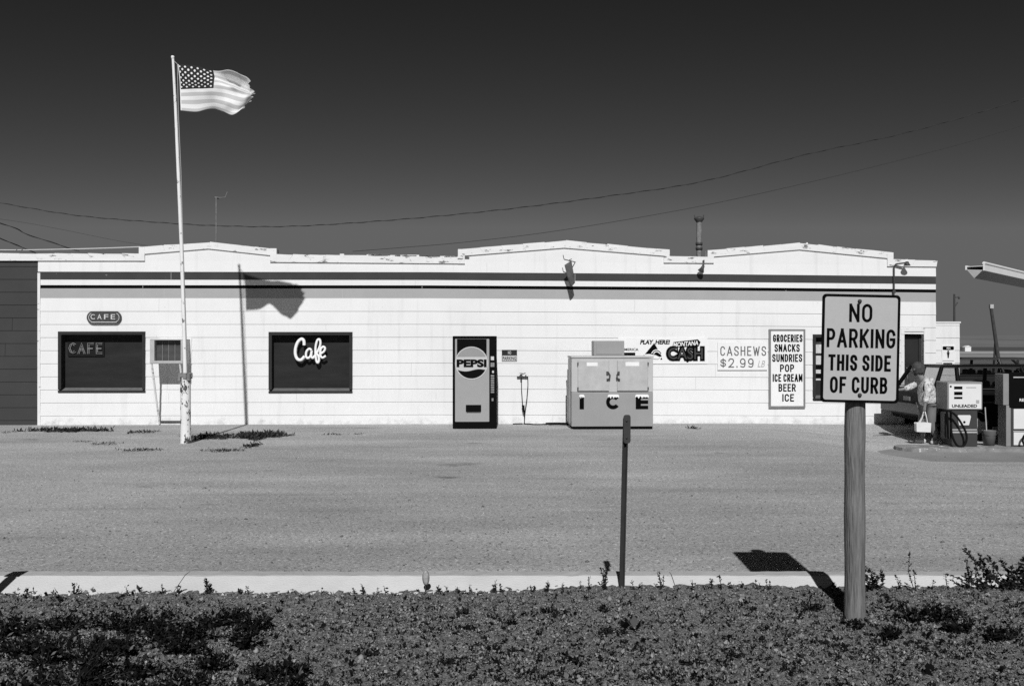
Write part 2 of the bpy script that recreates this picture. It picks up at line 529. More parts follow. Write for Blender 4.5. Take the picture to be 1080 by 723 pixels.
    def ribbon(s, P, sw, y, mi, depth):
        closed = (Vector(P[0]) - Vector(P[-1])).length < 1e-6
        if closed:
            P = P[:-1]
        else:                                        # square ends
            a = (Vector(P[0]) - Vector(P[1])).normalized() * sw * .5
            b = (Vector(P[-1]) - Vector(P[-2])).normalized() * sw * .5
            P = [tuple(Vector(P[0]) + a)] + list(P[1:-1]) + [tuple(Vector(P[-1]) + b)]
        n = len(P)
        L, R_ = [], []
        for i in range(n):
            p = Vector(P[i])
            d0 = (p - Vector(P[i - 1])).normalized() if (closed or i > 0) else None
            d1 = (Vector(P[(i + 1) % n]) - p).normalized() if (closed or i < n - 1) else None
            d0 = d0 or d1
            d1 = d1 or d0
            n0, n1 = Vector((-d0.y, d0.x)), Vector((-d1.y, d1.x))
            m = n0 + n1
            m = n0 if m.length < 1e-4 else m.normalized()
            q = min(1 / max(m.dot(n0), .2), 2.2) * sw * .5
            L.append(p + m * q)
            R_.append(p - m * q)
        vs = [(q.x, y, q.y) for q in L] + [(q.x, y, q.y) for q in R_] + [(q.x, y + depth, q.y) for q in L] + [(q.x, y + depth, q.y) for q in R_]
        fs = []
        for i in range(n if closed else n - 1):
            j = (i + 1) % n
            fs += [(i, n + i, n + j, j), (2 * n + i, i, j, 2 * n + j), (n + i, 3 * n + i, 3 * n + j, n + j)]
        if not closed:
            fs += [(0, 2 * n, 3 * n, n), (n - 1, 2 * n - 1, 4 * n - 1, 3 * n - 1)]
        return s.add(vs, fs, mi)

    def build(s, name, mats, parent=None, loc=None, rotz=None, bevel=0.0, seg=2):
        me = bpy.data.meshes.new(name)
        me.from_pydata(s.v, [], s.f)
        for m in (mats if isinstance(mats, (list, tuple)) else [mats]):
            me.materials.append(m)
        me.polygons.foreach_set('material_index', s.m)
        me.polygons.foreach_set('use_smooth', s.sm)
        me.update()
        o = bpy.data.objects.new(name, me)
        C.objects.link(o)
        if parent is not None:
            o.parent = parent
        if loc is not None:
            o.location = loc
        if rotz is not None:
            o.rotation_euler.z = rotz
        if bevel > 0:
            b = o.modifiers.new('bevel', 'BEVEL')
            b.width = bevel
            b.segments = seg
            b.limit_method = 'ANGLE'
            b.angle_limit = R(40)
        return o


def tag(o, label, cat, group=None):
    o['label'] = label
    o['category'] = cat
    if group:
        o['group'] = group
    return o


def structure(o):
    o['kind'] = 'structure'
    return o


def thing(name, label, cat, loc=(0, 0, 0), rotz=0.0, group=None):
    o = bpy.data.objects.new(name, None)
    o.empty_display_size = 0.2
    C.objects.link(o)
    o.location = loc
    o.rotation_euler.z = rotz
    return tag(o, label, cat, group)


def copy_tree(o, parent=None):
    c = o.copy()
    C.objects.link(c)
    c.parent = parent
    for ch in [x for x in bpy.data.objects if x.parent == o]:
        copy_tree(ch, c)
    return c


def sm(x, a, b):
    t = min(1, max(0, (x - a) / (b - a)))
    return t * t * (3 - 2 * t)


# ------------------------------------------------------------------ the ground
DIPY = [(9, 0), (13, -.10), (16, -.25), (17.4, -.29), (18.3, -.18), (20.2, -.14), (20.85, -.02), (22, 0)]


def lot_z(x, y):
    """the lot is level but sinks towards the pumps"""
    return float(np.interp(y, [p[0] for p in DIPY], [p[1] for p in DIPY])) * sm(x, 4.6, 7.0)


def grid(name, xs, ys, fz, m):
    b = MB()
    nx, ny = len(xs), len(ys)
    vs = [(x, y, fz(x, y)) for y in ys for x in xs]
    fs = [(j * nx + i, j * nx + i + 1, (j + 1) * nx + i + 1, (j + 1) * nx + i) for j in range(ny - 1) for i in range(nx - 1)]
    b.add(vs, fs, 0, True)
    return structure(b.build(name, m))


xs = list(np.arange(-60, -12, 4.0)) + list(np.arange(-12, 12, 0.4)) + list(np.arange(12, 61, 4.0))
grid('gravel_lot', xs, list(np.arange(6.36, 24, 0.35)) + [26, 30], lot_z, M['gravel'])
gx = [-6000, -3000, -1500, -600, -200, -60, -20, 0, 20, 60, 200, 600, 1500, 3000, 6000]
gy = [-300, -60, 0, 29.8, 60, 120, 250, 500, 1000, 2000, 4000, 7000]
grid('ground', gx, gy, lambda x, y: -0.45 if -1 < y < 28 else -0.08, M['field'])


def hill_z(x, y):
    a = 19 + 5 * math.sin(x / 900 + 0.4) + 3 * math.sin(x / 310 + 2)
    return -1 + a * sm(y, 900, 1900)


grid('hills', list(np.arange(-5200, 5201, 130)), list(np.arange(850, 2400, 110)), hill_z, M['hill'])

# verge: bumpy earth from behind the camera up to the kerb
_ph = rng.uniform(0, 6.28, (14, 2))
_fr = rng.uniform(1.5, 14, (14, 2)) * rng.choice([-1, 1], (14, 2))


def verge_z(x, y):
    n = sum(math.sin(_fr[i, 0] * x + _ph[i, 0]) * math.sin(_fr[i, 1] * y + _ph[i, 1]) / (1 + abs(_fr[i, 0]) * .5) for i in range(14))
    base = 0.10 + 0.012 * n * (1 - 0.45 * sm(y, 5.5, 6.0))
    base += sm(y, 5.5, 6.03) * (0.032 + 0.026 * sm(x, -1.0, 0.9))
    return base


def verge_rough(x, y):
    return verge_z(x, y) + (random.gauss(0, .0065) if abs(x) < 5 and y > 3.6 else 0)


grid('verge', list(np.arange(-12, -5, .35)) + list(np.arange(-5, 5, .026)) + list(np.arange(5, 12.3, .35)),
     [-4, -2, 0, 1.5, 2.5, 3.2] + list(np.arange(3.6, 6.13, .022)), verge_rough, M['earth'])

kb = MB()
prof = [(5.98, -.3), (5.98, .118), (6.00, .130), (6.235, .188), (6.25, .191), (6.345, .192), (6.365, .178), (6.385, -.3)]
x = -60.0
kx = [-60 + 3.05 * i for i in range(41)]
for i in range(40):
    a, b_ = kx[i] + .002, kx[i + 1] - .002
    n = len(prof)
    ns_ = 44 if -8 < a < 8 else 1
    rings = []
    for t_ in range(ns_ + 1):
        e_ = [(random.gauss(0, .0022), random.gauss(0, .0014) - (.006 * random.random() if random.random() < .06 else 0)) if ns_ > 1 else (0, 0) for _ in prof]
        rings.append([(a + (b_ - a) * t_ / ns_, p + e_[i2][0], q + e_[i2][1]) for i2, (p, q) in enumerate(prof)])
    for r0, r1_ in zip(rings[:-1], rings[1:]):
        for k in range(n - 1):
            kb.add([r0[k], r1_[k], r1_[k + 1], r0[k + 1]], [(0, 1, 2, 3)], 1 if k >= 3 else 0)
    kb.add(rings[0], [tuple(range(n))], 0)
    kb.add(rings[-1], [tuple(range(n))[::-1]], 0)
structure(kb.build('kerb', [M['concrete'], M['concrete_dirty']]))

# ------------------------------------------------------------------ the wall's frame
WO = Vector((-9.70, 20.375, 0))
WD = Vector((18.64, 0.625, 0))
YAW = math.atan2(WD.y, WD.x)
WD.normalize()
WN = Vector((-WD.y, WD.x, 0))                       # into the building


def wp(px, py, d=0.0):
    """pixel -> (u, z) on the wall plane moved d metres towards the camera"""
    o = WO - WN * d
    ray = Vector(((px - CX) / FPX, 1, -(py - HY) / FPX))
    t = o.dot(WN) / ray.dot(WN)
    P = ray * t
    return (P - o).dot(WD), P.z + EYE


def wl(u, d, z):
    return WO + WD * u - WN * d + Vector((0, 0, z))


def rect(px0, py0, px1, py1, d=0.0):
    u0, z1 = wp(px0, py0, d)
    u1, z0 = wp(px1, py1, d)
    return u0, u1, z0, z1


def settle(u):
    """the old wall has sunk a little towards its right end"""
    return float(np.interp(u, [-7, 0, 8, 14, 18.7, 22], [0, 0, .01, -.018, -.055, -.06]))


W1 = rect(62, 350, 153, 413)
W2 = rect(284, 350.5, 371.3, 413.5)
W3 = rect(857.5, 353, 893, 421)
DR = rect(953.5, 349.5, 974, 447)
DR = (DR[0], DR[1], -0.1, DR[3])
UEND = wp(987, 400)[0]
HOLES = [W1, W2, W3, DR]
bld = thing('cafe_building', 'long white board-sided roadside cafe and store with stepped gables and dark stripes', 'building', WO, YAW)


def boards(mb, u0, u1, holes, courses, thick=0.2, shift=True, jl=(2.4, 3.7)):
    """lap boards with real gaps for the openings; courses: (z0, z1, lap, material)"""
    for (z0, z1, lap, mi) in courses:
        cuts = sorted({z0, z1} | {h[2] for h in holes if z0 < h[2] < z1} | {h[3] for h in holes if z0 < h[3] < z1})
        joints, j = [], u0 + random.uniform(.4, 3.0)
        while j < u1 - .4:
            joints.append(j)
            j += random.uniform(*jl)
        for a, b in zip(cuts[:-1], cuts[1:]):
            mid = (a + b) / 2
            segs = [(u0, u1)]
            for h in holes:
                if h[2] <= mid <= h[3]:
                    ns = []
                    for (p, q) in segs:
                        if h[1] <= p or h[0] >= q:
                            ns.append((p, q))
                        else:
                            if h[0] > p:
                                ns.append((p, h[0]))
                            if h[1] < q:
                                ns.append((h[1], q))
                    segs = ns
            for (p, q) in segs:
                brk = [p] + [t for t in joints if p + .05 < t < q - .05] + [t for t in (8, 14) if p < t < q] + [q]
                brk = sorted(set(brk))
                for (s0, s1) in zip(brk[:-1], brk[1:]):
                    ya = -lap * (1 - (a - z0) / (z1 - z0)) if lap else -0.0
                    yb = -lap * (1 - (b - z0) / (z1 - z0)) if lap else -0.0
                    e0, e1 = (settle(s0), settle(s1)) if shift else (0, 0)
                    za0, za1, zb0, zb1 = a, a, b, b
                    if a > .05:
                        za0, za1 = a + e0, a + e1
                    zb0, zb1 = b + e0, b + e1
                    vs = [(s0, ya, za0), (s1, ya, za1), (s1, thick, za1), (s0, thick, za0),
                          (s0, yb, zb0), (s1, yb, zb1), (s1, thick, zb1), (s0, thick, zb0)]
                    mb.add(vs, [(0, 3, 2, 1), (4, 5, 6, 7), (0, 1, 5, 4), (1, 2, 6, 5), (2, 3, 7, 6), (3, 0, 4, 7)], mi)
                for t in joints:                                   # open butt joints read as a thin grey line
                    if p + .05 < t < q - .05 and random.random() < (.4 if mi == 0 else .4):
                        e = settle(t) if shift else 0
                        ym = min(ya, yb) - .0015
                        mb.add([(t - .003, ym if ya < yb else ya - .0015, a + e + .004), (t + .003, ya - .0015, a + e + .004),
                                (t + .003, yb - .0015, b + e - .012), (t - .003, yb - .0015, b + e - .012)], [(0, 1, 2, 3)], 4)


zc = [-.1, .187] + [.187 + .2675 * i for i in range(1, 9)]            # up to 2.327
zc = zc + [2.595]
CO = [(zc[i], zc[i + 1], .011, 0) for i in range(len(zc) - 1)]
CO += [(2.595, 2.795, 0, 3), (2.795, 2.862, 0, 2), (2.862, 2.972, 0, 0), (2.972, 3.135, 0, 1), (3.135, 3.36, .008, 0)]
wb = MB()
boards(wb, 0.0, UEND, HOLES, CO)
# stepped gables above the last course: outline traced in metres along the wall
TOP = [(0, 267.0), (147, 267.2), (147, 260.3), (225, 255.2), (292, 262.3), (292, 268), (384, 268.6), (483, 271.3), (483, 262.6), (597, 253.6), (705, 263.2),
       (706, 270.2), (746, 270.4), (746, 263.7), (843, 256), (941, 266.4), (942, 273.6), (987, 274.4)]
top = [wp(*p) for p in TOP]
top[0] = (wp(-160, 270)[0], top[1][1])
zl = 3.36


def top_z(u, eps=1e-4):
    for (a, za), (b, zb) in zip(top[:-1], top[1:]):
        if a <= u <= b and b - a > .03:
            return za + (zb - za) * (u - a) / (b - a)
    return top[-1][1]


us = sorted({0.0, UEND, 8.0, 14.0} | {p[0] for p in top if 0 < p[0] < UEND})
for a, b in zip(us[:-1], us[1:]):
    if b - a < .03:
        continue
    za, zb = top_z(a + .012), top_z(b - .012)
    lo_a, lo_b = zl + settle(a), zl + settle(b)
    wb.add([(a, 0, lo_a), (b, 0, lo_b), (b, .2, lo_b), (a, .2, lo_a), (a, 0, max(za, lo_a) - .01), (b, 0, max(zb, lo_b) - .01),
            (b, .2, max(zb, lo_b) - .01), (a, .2, max(za, lo_a) - .01)],
           [(0, 3, 2, 1), (4, 5, 6, 7), (0, 1, 5, 4), (1, 2, 6, 5), (2, 3, 7, 6), (3, 0, 4, 7)], 0)
wall = wb.build('wall', [M['white'], M['band_dark'], M['band_black'], M['band_grey'], M['joint']], bld)
# annex on the left under the same fascia
ab = MB()
zf = wp(20, 274.8)[1]
boards(ab, -7.5, -0.004, [], [(-.1, .10, .012, 0)] + [(.10 + .262 * i, min(.10 + .262 * (i + 1), zf - .01), .012, 0) for i in range(13)], shift=False)
ax = ab.build('annex_wall', [M['annex'], M['annex'], M['annex'], M['annex'], M['black']], bld)
ax.location.y = 0.02
ax['label'] = 'dark grey board-sided annex wall at the left end'
cb_ = MB().box(-.005, .05, -.018, .1, -.1, 3.11)
cb_.build('corner_board', M['trim'], bld)
# peeling fascia boards along the stepped roofline
fb = MB()
BOT = [((-160, 274.8), (152.5, 275)), ((153, 267.8), (220, 262.2)), ((220, 262.2), (285, 269.2)), ((285, 276.3), (490, 278)),
       ((490, 269.6), (595, 261.3)), ((595, 261.3), (700, 269.8)), ((700, 277), (752.5, 277.4)), ((752.5, 270.6), (843, 263.2)),
       ((843, 263.2), (935.5, 272.3)), ((935.5, 280.8), (987, 281.2))]
TP = [((-160, 267), (147, 267.2)), ((147, 260.3), (222, 255.2)), ((222, 255.2), (292, 262.3)), ((292, 268), (483, 271.3)), ((483, 262.6), (597, 253.6)),
      ((597, 253.6), (705.5, 263.2)), ((705.5, 270.2), (746, 270.4)), ((746, 263.7), (843, 256)), ((843, 256), (941.5, 266.4)), ((941.5, 273.6), (988, 274.4))]
for k, ((b0, b1), (t0, t1)) in enumerate(zip(BOT, TP)):
    y0 = -.034 if k in (0, 3, 6, 9) else -.032
    A, B_, C_, D_ = wp(*b0), wp(*b1), wp(*t1), wp(*t0)
    n = max(1, int((B_[0] - A[0]) / .35))
    for i in range(n):                                              # short pieces with ragged upper edges
        f0, f1 = i / n, (i + 1) / n
        q = lambda P, Q, f: (P[0] + (Q[0] - P[0]) * f, P[1] + (Q[1] - P[1]) * f)
        j0, j1 = random.uniform(-.012, .006), random.uniform(-.012, .006)
        P0, P1, P2, P3 = q(A, B_, f0), q(A, B_, f1), q(D_, C_, f1), q(D_, C_, f0)
        fb.prism([P0, P1, (P2[0], P2[1] + j1), (P3[0], P3[1] + j0)], y0, .21)
for (p0, q0, p1, q1) in ((147, 260.4, 153, 275), (285.3, 262, 292, 276.3), (483, 262.8, 490.2, 278), (699.8, 263.3, 706, 277), (746, 263.9, 752.6, 277.3), (935.3, 266.3, 941.6, 280.8)):
    ra = rect(p0, q0, p1, q1)
    fb.box(ra[0], ra[1], -.037, .212, ra[2], ra[3])
for i in range(26):                                                 # lifted, broken roofing strips on the edge
    flat = random.random() < .6
    u = random.uniform(wp(384, 270)[0], wp(476, 270)[0]) if flat else random.uniform(0.3, 18.4)
    w = random.uniform(.08, .4) if flat else random.uniform(.03, .09)
    z = top_z(u)
    fb.box(u, u + w, -.03, .1, z - .02, z + random.uniform(.004, .02), random.choice((0, 1)))
fb.build('fascia', [M['trim'], M['roof']], bld)
# body and roof behind the front wall
MB().box(-7.5, UEND - .02, .22, 10, -.1, 3.16, 0).build('roof', M['roof'], bld)
# right wing, a little lower
wg0, wg1 = UEND - .02, wp(1012, 400, -.35)[0]
wz = wp(1000, 340.5, -.35)[1]
rb = MB()
boards(rb, wg0 - .6, wg1, [], [(-.1, .187, .01, 0)] + [(.187 + .2675 * i, min(.187 + .2675 * (i + 1), wz), .01, 0) for i in range(8) if .187 + .2675 * i < wz - .02], shift=False)
rb.box(wg0 + .02, wg1, .21, 3.4, -.1, wz - .05)
rb.box(wg0 + .005, wg1 + .02, -.02, .25, wz - .001, wz + .03)
wg = rb.build('wing_wall', [M['white'], M['white'], M['white'], M['white'], M['joint']], bld)
wg.location.y = .35
# ------------------------------------------------------------------ windows and door
def window(h, name='window', label=None):
    u0, u1, z0, z1 = h
    e = settle((u0 + u1) / 2)
    f = MB()
    t, y0, y1 = .055, -.022, .2
    f.box(u0 - .012, u1 + .012, y0, y1, z1 - t, z1 + .012)
    f.box(u0 - .012, u0 + t, y0, y1, z0 + t, z1 - t)
    f.box(u1 - t, u1 + .012, y0, y1, z0 + t, z1 - t)
    f.box(u0 - .012, u1 + .012, y0 - .004, y1, z0 - .012, z0 + t * .55)
    o = f.build(name, M['frame_dark'], bld, bevel=.004)
    if label:
        o['label'] = label
    s = MB()
    s.add([(u0 + t, y0 + .02, z0 + t * .55), (u1 - t, y0 + .02, z0 + t * .55), (u1 - t, .17, z0 + t * .55 + .05), (u0 + t, .17, z0 + t * .55 + .05),
           (u0 + t, .17, z0 + t * .55), (u1 - t, .17, z0 + t * .55)], [(0, 1, 2, 3), (3, 2, 5, 4), (0, 3, 4), (1, 5, 2)])
    s.build('sill', M['sill'], o)
    p = MB().box(u0 + t * .8, u1 - t * .8, .17, .185, z0 + .02, z1 - t * .8)
    p.build('pane', M['panel_dark'], o)
    return o


window(W1, label='wide dark cafe window beside the air conditioner')
window(W2, label='wide dark cafe window with the white script word')
w3 = window(W3, label='dark window with posters behind the no parking sign')
pb = MB()
u0, u1, z0, z1 = W3
y = .163
for (a, b, c, d, mi) in ((.05, .35, .93, 1.16, 0), (.07, .62, .38, .88, 0), (.1, .6, .42, .52, 1), (.36, .62, .93, 1.12, 1), (.07, .3, .60, .70, 1), (.34, .6, .62, .82, 1)):
    hgt = z1 - z0
    pb.box(u0 + a, u0 + b, y - .004 * (1 + mi), y - .0035 * mi, z0 + c * hgt / 1.3, z0 + d * hgt / 1.3, mi)
pb.build('poster', [M['label'], M['ink']], w3)
# door: white casing, dark glass leaf set back
u0, u1, z0, z1 = DR
d = MB()
d.box(u0, u0 + .05, .11, .16, 0, z1 - .03)
d.box(u1 - .05, u1, .11, .16, 0, z1 - .03)
d.box(u0 + .05, u1 - .05, .11, .16, z1 - .12, z1 - .03)
d.box(u0 + .05, u1 - .05, .11, .16, 0, .2)
door = d.build('door', M['frame_dark'], bld, bevel=.004)
door['label'] = 'dark glazed store door behind the stooping woman'
MB().box(u0 + .05, u1 - .05, .13, .14, .2, z1 - .12).build('pane', M['pane'], door)
MB().tube([(u0 + .1, .10, .9), (u0 + .1, .07, .9), (u0 + .1, .07, 1.15), (u0 + .1, .10, 1.15)], .009).build('handle', M['alu'], door)
fd = MB()
fd.box(u0 - .075, u0, -.024, .2, 0, z1 + .07)
fd.box(u1, u1 + .03, -.024, .2, 0, z1 + .07)
fd.box(u0, u1, -.024, .2, z1, z1 + .07)
fd.build('door_frame', M['trim'], bld, bevel=.004)

# ------------------------------------------------------------------ signs and fittings on the wall


def wall_obj(name, label, cat, px, py, d=0.0, group=None):
    """an Empty on the wall; returns it and a converter from pixels on its own plane to its local x, z"""
    u, z = wp(px, py, d)
    o = thing(name, label, cat, wl(u, d, z), YAW, group)

    def L(qx, qy):
        a, b = wp(qx, qy, d)
        return a - u, b - z
    return o, L


def rr(x0, x1, z0, z1, r, n=6):
    pts = []
    for cx, cz, a in ((x1 - r, z0 + r, -90), (x1 - r, z1 - r, 0), (x0 + r, z1 - r, 90), (x0 + r, z0 + r, 180)):
        for i in range(n + 1):
            w = R(a + 90 * i / n)
            pts.append((cx + r * math.cos(w), cz + r * math.sin(w)))
    return pts


# oval CAFE plate
o, L = wall_obj('oval_sign', 'small dark oval plate lettered in white above the left cafe window', 'sign', 109.3, 334.5, .05)
x0, z1 = L(91.4, 328); x1, z0 = L(127.8, 341.4)
b = MB()
b.prism(rr(x0, x1, z0, z1, (z1 - z0) * .49, 8), 0, .03, 0)
b.build('plate', paint('oval_plate_paint', .06, .8, .5, 20), o, bevel=.003)
b = MB()
h = z1 - z0
for k, ch in enumerate('CAFE'):
    a = L(95.6 + 7.1 * k, 334)[0]
    b.text(ch, a, a + .088, z0 + h * .36, z0 + h * .76, -.006, 0, weight=.008)
b.prism([(x0 + .09, z0 + .028), (x1 - .09, z0 + .028), (x1 - .09, z0 + .043), (x0 + .09, z0 + .043)], -.004, 0)
b.tube([(x1 - .125 + .085 * math.cos(w), -.002, (z0 + z1) / 2 + .09 * math.sin(w)) for w in np.linspace(-1.25, 1.25, 8)], .007, 6)
b.tube([(x0 + .125 - .085 * math.cos(w), -.002, (z0 + z1) / 2 + .09 * math.sin(w)) for w in np.linspace(-1.25, 1.25, 8)], .007, 6)
b.build('lettering', M['label'], o)

# CAFE neon in the left window
o, L = wall_obj('neon_sign', 'unlit grey neon tube capitals in the upper left of the left cafe window', 'sign', 90, 368, -.12)
b, bb = MB(), MB()


def strokes(mb, px_lists, r, y=0.0):
    for pl in px_lists:
        mb.tube([(L(*p)[0], y, L(*p)[1]) for p in pl], r, 6)


for dx in (0, 1.5):
    q = dx
    strokes(b, [[(80 - q, 363 + q), (77, 361.4 + q), (74 + q, 363.2), (72.6 + q, 367), (74 + q, 371), (77, 372.6 - q), (80 - q, 371 - q)],
                [(82 + q, 373), (86, 361.5 + 2 * q), (90 - q, 373)], [(84, 369.5 - q), (88.3, 369.5 - q)],
                [(92.5 + q, 373), (92.5 + q, 361.6 + q), (99, 361.6 + q)], [(92.5, 367 + q * .6), (98, 367 + q * .6)],
                [(108, 361.6 + q), (101.5 + q, 361.6 + q), (101.5 + q, 373 - q), (108, 373 - q)], [(101.5, 367 + q * .6), (107, 367 + q * .6)]], .007)
b.build('tube', M['neon'], o)
x0, z1 = L(71, 360.3); x1, z0 = L(109.5, 375.5)
bb.box(x0, x1, .02, .03, z0, z1)  # added dark sheet standing in for the shadow behind the tubes
bb.build('shade_sheet', paint('neon_shade_paint', .010, .9), o)

# Cafe script in the right window
o, L = wall_obj('script_sign', 'bold white script word mounted inside the right cafe window', 'sign', 326, 369, -.03)
b = MB()


def smooth(pts, n=6):
    P = [Vector((p[0], p[1], 0)) for p in pts]
    out = []
    for i in range(len(P) - 1):
        a, p, q, e = P[max(i - 1, 0)], P[i], P[i + 1], P[min(i + 2, len(P) - 1)]
        for k in range(n):
            t = k / n
            out.append(.5 * ((2 * p) + (q - a) * t + (2 * a - 5 * p + 4 * q - e) * t * t + (3 * p - a - 3 * q + e) * t ** 3))
    out.append(P[-1])
    return [(v.x, v.y) for v in out]


# traced in crop pixels (8.03 per photograph pixel, origin 270,335)
cf = lambda *pp: [(270 + x / 8.03, 335 + y_ / 8.03) for x, y_ in pp]
for pl, r in ((cf((408, 232), (405, 195), (385, 180), (355, 205), (336, 255), (334, 310), (352, 350), (384, 355), (412, 325)), .034),
              (cf((470, 275), (452, 262), (428, 285), (424, 325), (440, 342), (462, 322), (472, 280), (468, 325), (482, 340), (497, 320)), .025),
              (cf((497, 325), (520, 290), (545, 225), (540, 185), (520, 190), (506, 240), (504, 310), (512, 365), (524, 380), (534, 360), (528, 322), (510, 305)), .025),
              (cf((545, 305), (575, 285), (585, 258), (568, 245), (548, 268), (545, 315), (562, 338), (592, 322)), .025)):
    b.tube([(L(*p)[0], 0, L(*p)[1]) for p in smooth(pl)], r, 8)
b.build('tube', M['neon_white'], o)

# air conditioner with its stand
D = .54
o, L = wall_obj('air_conditioner', 'boxy air conditioner jutting from the white wall on slanted legs behind the flagpole', 'air conditioner', 179.5, 383, D)
x0, z1 = L(158, 357.3); x1, _ = L(192.6, 383)
zb = 0.0
b = MB()
t = .045
b.box(x0, x1, 0, D, z1 - .025, z1)
b.box(x0, x1, -.012, D, zb, zb + .05)
b.box(x0, x0 + .09, 0, D, zb + .05, z1 - .025)
b.box(x1 - .04, x1, 0, D, zb + .05, z1 - .025)
b.build('casing', M['alu'], o, bevel=.006)
g = MB()
g.box(x0 + .09, x1 - .04, .14, .16, zb + .05, z1 - .025, 0)
for k in range(16):
    zz = zb + .07 + k * (z1 - zb - .11) / 16
    g.box(x0 + .09, x1 - .04, .125, .139, zz, zz + .008, 0)
for k in range(3):
    xx = x0 + .21 + k * .125
    g.box(xx, xx + .008, .115, .124, zb + .05, z1 - .025, 1)
g.build('grille', [M['grille'], M['pump_grey']], o)
og2 = wp(179.5, 383, D)[0]
MB().box(wp(168, 370)[0] - og2, wp(202.5, 370)[0] - og2, D - .03, D, zb - .02, z1 + .02).build('mounting_frame', M['board'], o, bevel=.006)
ub, zg = wp(168.7, 448)
og = wp(179.5, 383, D)
zbase = -og[1] + .02
for s, xx in ((0, x0 + .03), (1, x1 - .06)):
    lg = MB().tube([(xx, .02, -.0), (xx, D - .03, zbase)], .02, 8)
    lg.build('leg', M['trim'], o)
MB().tube([(x0 + .03, D - .04, zbase + .05), (x1 - .06, D - .04, zbase + .05)], .016, 8).build('crossbar', M['steel'], o)

# soda machine
YM = 19.45
sc = YM / FPX
cxm, zm = 500.7, -lot_z(-.7, YM)
P0 = at(500.7, 452.3, YM)
o = thing('soda_machine', 'tall black soda vending machine with a round logo on its grey front', 'vending machine', (P0.x, P0.y, 0), YAW)
lx = lambda p: (p - 500.7) * sc
lz = lambda p: (452.3 - p) * sc
b = MB()
b.box(lx(477.4), lx(524), 0, .8, .012, lz(354.5))
b.build('cabinet', M['black'], o, bevel=.012)
b = MB()
y = -.006
b.prism(rr(lx(480), lx(516), lz(444.7), lz(357.5), .012), y, y + .008, 0)
b.prism(rr(lx(482), lx(513.2), lz(378), lz(357.7), .004), y - .003, y, 1)
cx_, cz_, r_ = lx(497.3), lz(383), 17.4 * sc
b.disc(cx_, cz_, r_, y - .006, 3, 40)
b.disc(cx_, cz_, r_ * .945, y - .009, 2, 40, R(24), R(156))
wv = [(cx_ + r_ * .93 * math.cos(R(a)), cz_ + r_ * .93 * math.sin(R(a))) for a in np.linspace(206, 334, 16)]
wt = []
for i in range(13):
    f = i / 12
    xx = wv[-1][0] + (wv[0][0] - wv[-1][0]) * f
    wt.append((xx, wv[0][1] - .008 + .022 * math.sin(math.pi * 2 * f + .2)))
b.prism(wv + wt[1:-1], y - .009, y - .006, 1)
b.text('PEPSI', lx(481.6), lx(513.2), lz(387.3), lz(379), y - .013, 1, weight=.05, depth=.004)
b.prism(rr(lx(491.3), lx(507.5), lz(434.4), lz(427), .008), y - .002, y, 1)
b.build('front_panel', [M['mach_grey'], M['black'], M['mach_mid'], M['mach_white']], o)
MB().box(lx(517.6), lx(521), -.012, 0, lz(380), lz(376)).build('coin_plate', M['label'], o, bevel=.003)
MB().box(lx(517.4), lx(521.4), -.010, 0, lz(387), lz(382.5)).build('price_label', M['label_dim'], o)
MB().box(lx(519), lx(521), -.012, 0, lz(393.5), lz(391)).build('lock', M['label'], o, bevel=.003)
for k in range(8):
    zt = 395.5 + k * 2.45
    MB().box(lx(517.6), lx(521.2), -.014, 0, lz(zt + 1.8), lz(zt)).build('button', M['label_dim'], o, bevel=.002)
MB().box(lx(518.5), lx(520.5), -.01, 0, lz(423), lz(420)).build('coin_return', M['label_dim'], o, bevel=.002)
MB().box(lx(492), lx(507), -.02, -.008, lz(434.9), lz(434.2)).build('slot_lip', M['steel'], o)

# small no parking plate
o, L = wall_obj('wall_notice', 'small dark and white notice plate right of the soda machine', 'sign', 537.5, 374.5, .02)
x0, z1 = L(529.3, 368.8); x1, z0 = L(545.3, 380.8)
b = MB()
b.box(x0, x1, 0, .012, z0, z1, 0)
h = z1 - z0
b.box(x0 + .008, x1 - .008, -.002, 0, z0 + .008, z0 + h * .50, 1)
b.text('NO', -.035, .03, z0 + h * .62, z0 + h * .9, -.003, 1, weight=.02)
b.text('PARKING', x0 + .018, x1 - .018, z0 + h * .1, z0 + h * .42, -.0045, 0, weight=.02)
b.build('plate', [M['frame_dark'], M['label']], o)

# tap with hanging hose
o, L = wall_obj('hose_bib', 'wall tap and bracket with a thin hose hanging to the ground beside the soda machine', 'hose tap', 551, 396, .06)
b = MB()
a = L(545.2, 397)[0]; c = L(557, 397)[0]
b.box(a, c, -.01, .06, -.026, -.012)
b.build('bracket', M['steel'], o)
b = MB()
b.tube([(-.03, .06, .02), (-.03, -.06, .02), (-.03, -.08, -.03)], .018, 8)
b.tube([(.07, .05, .0), (.07, -.05, .01)], .012, 8)
b.tube([(-.02, -.03, .03), (.06, -.06, .055)], .010, 6)
b.lathe([(.0, .05), (.035, .05), (.035, .058), (0, .058)], 10, 0, (-.03, -.03, 0))
b.build('tap', M['steel'], o)
zg = -wp(551, 396, .06)[1]
b = MB()
b.tube([(L(549.8, 398)[0], -.03, -.03), (L(550, 410)[0], -.03, L(550, 410)[1]), (L(551, 425)[0], -.03, L(551, 425)[1]), (L(552.8, 435)[0], -.04, L(552.8, 435)[1]),
        (L(553.2, 444)[0], -.05, zg + .07), (L(552.6, 447)[0], -.08, zg + .02)], .009, 6)
b.tube([(L(556.6, 397)[0], -.02, -.02), (L(556.8, 405)[0], -.03, L(557, 405)[1]), (L(555.6, 420)[0], -.03, L(556, 420)[1]), (L(553.6, 434)[0], -.03, L(553, 434)[1]),
        (L(552.9, 445)[0], -.03, zg + .04)], .009, 6)
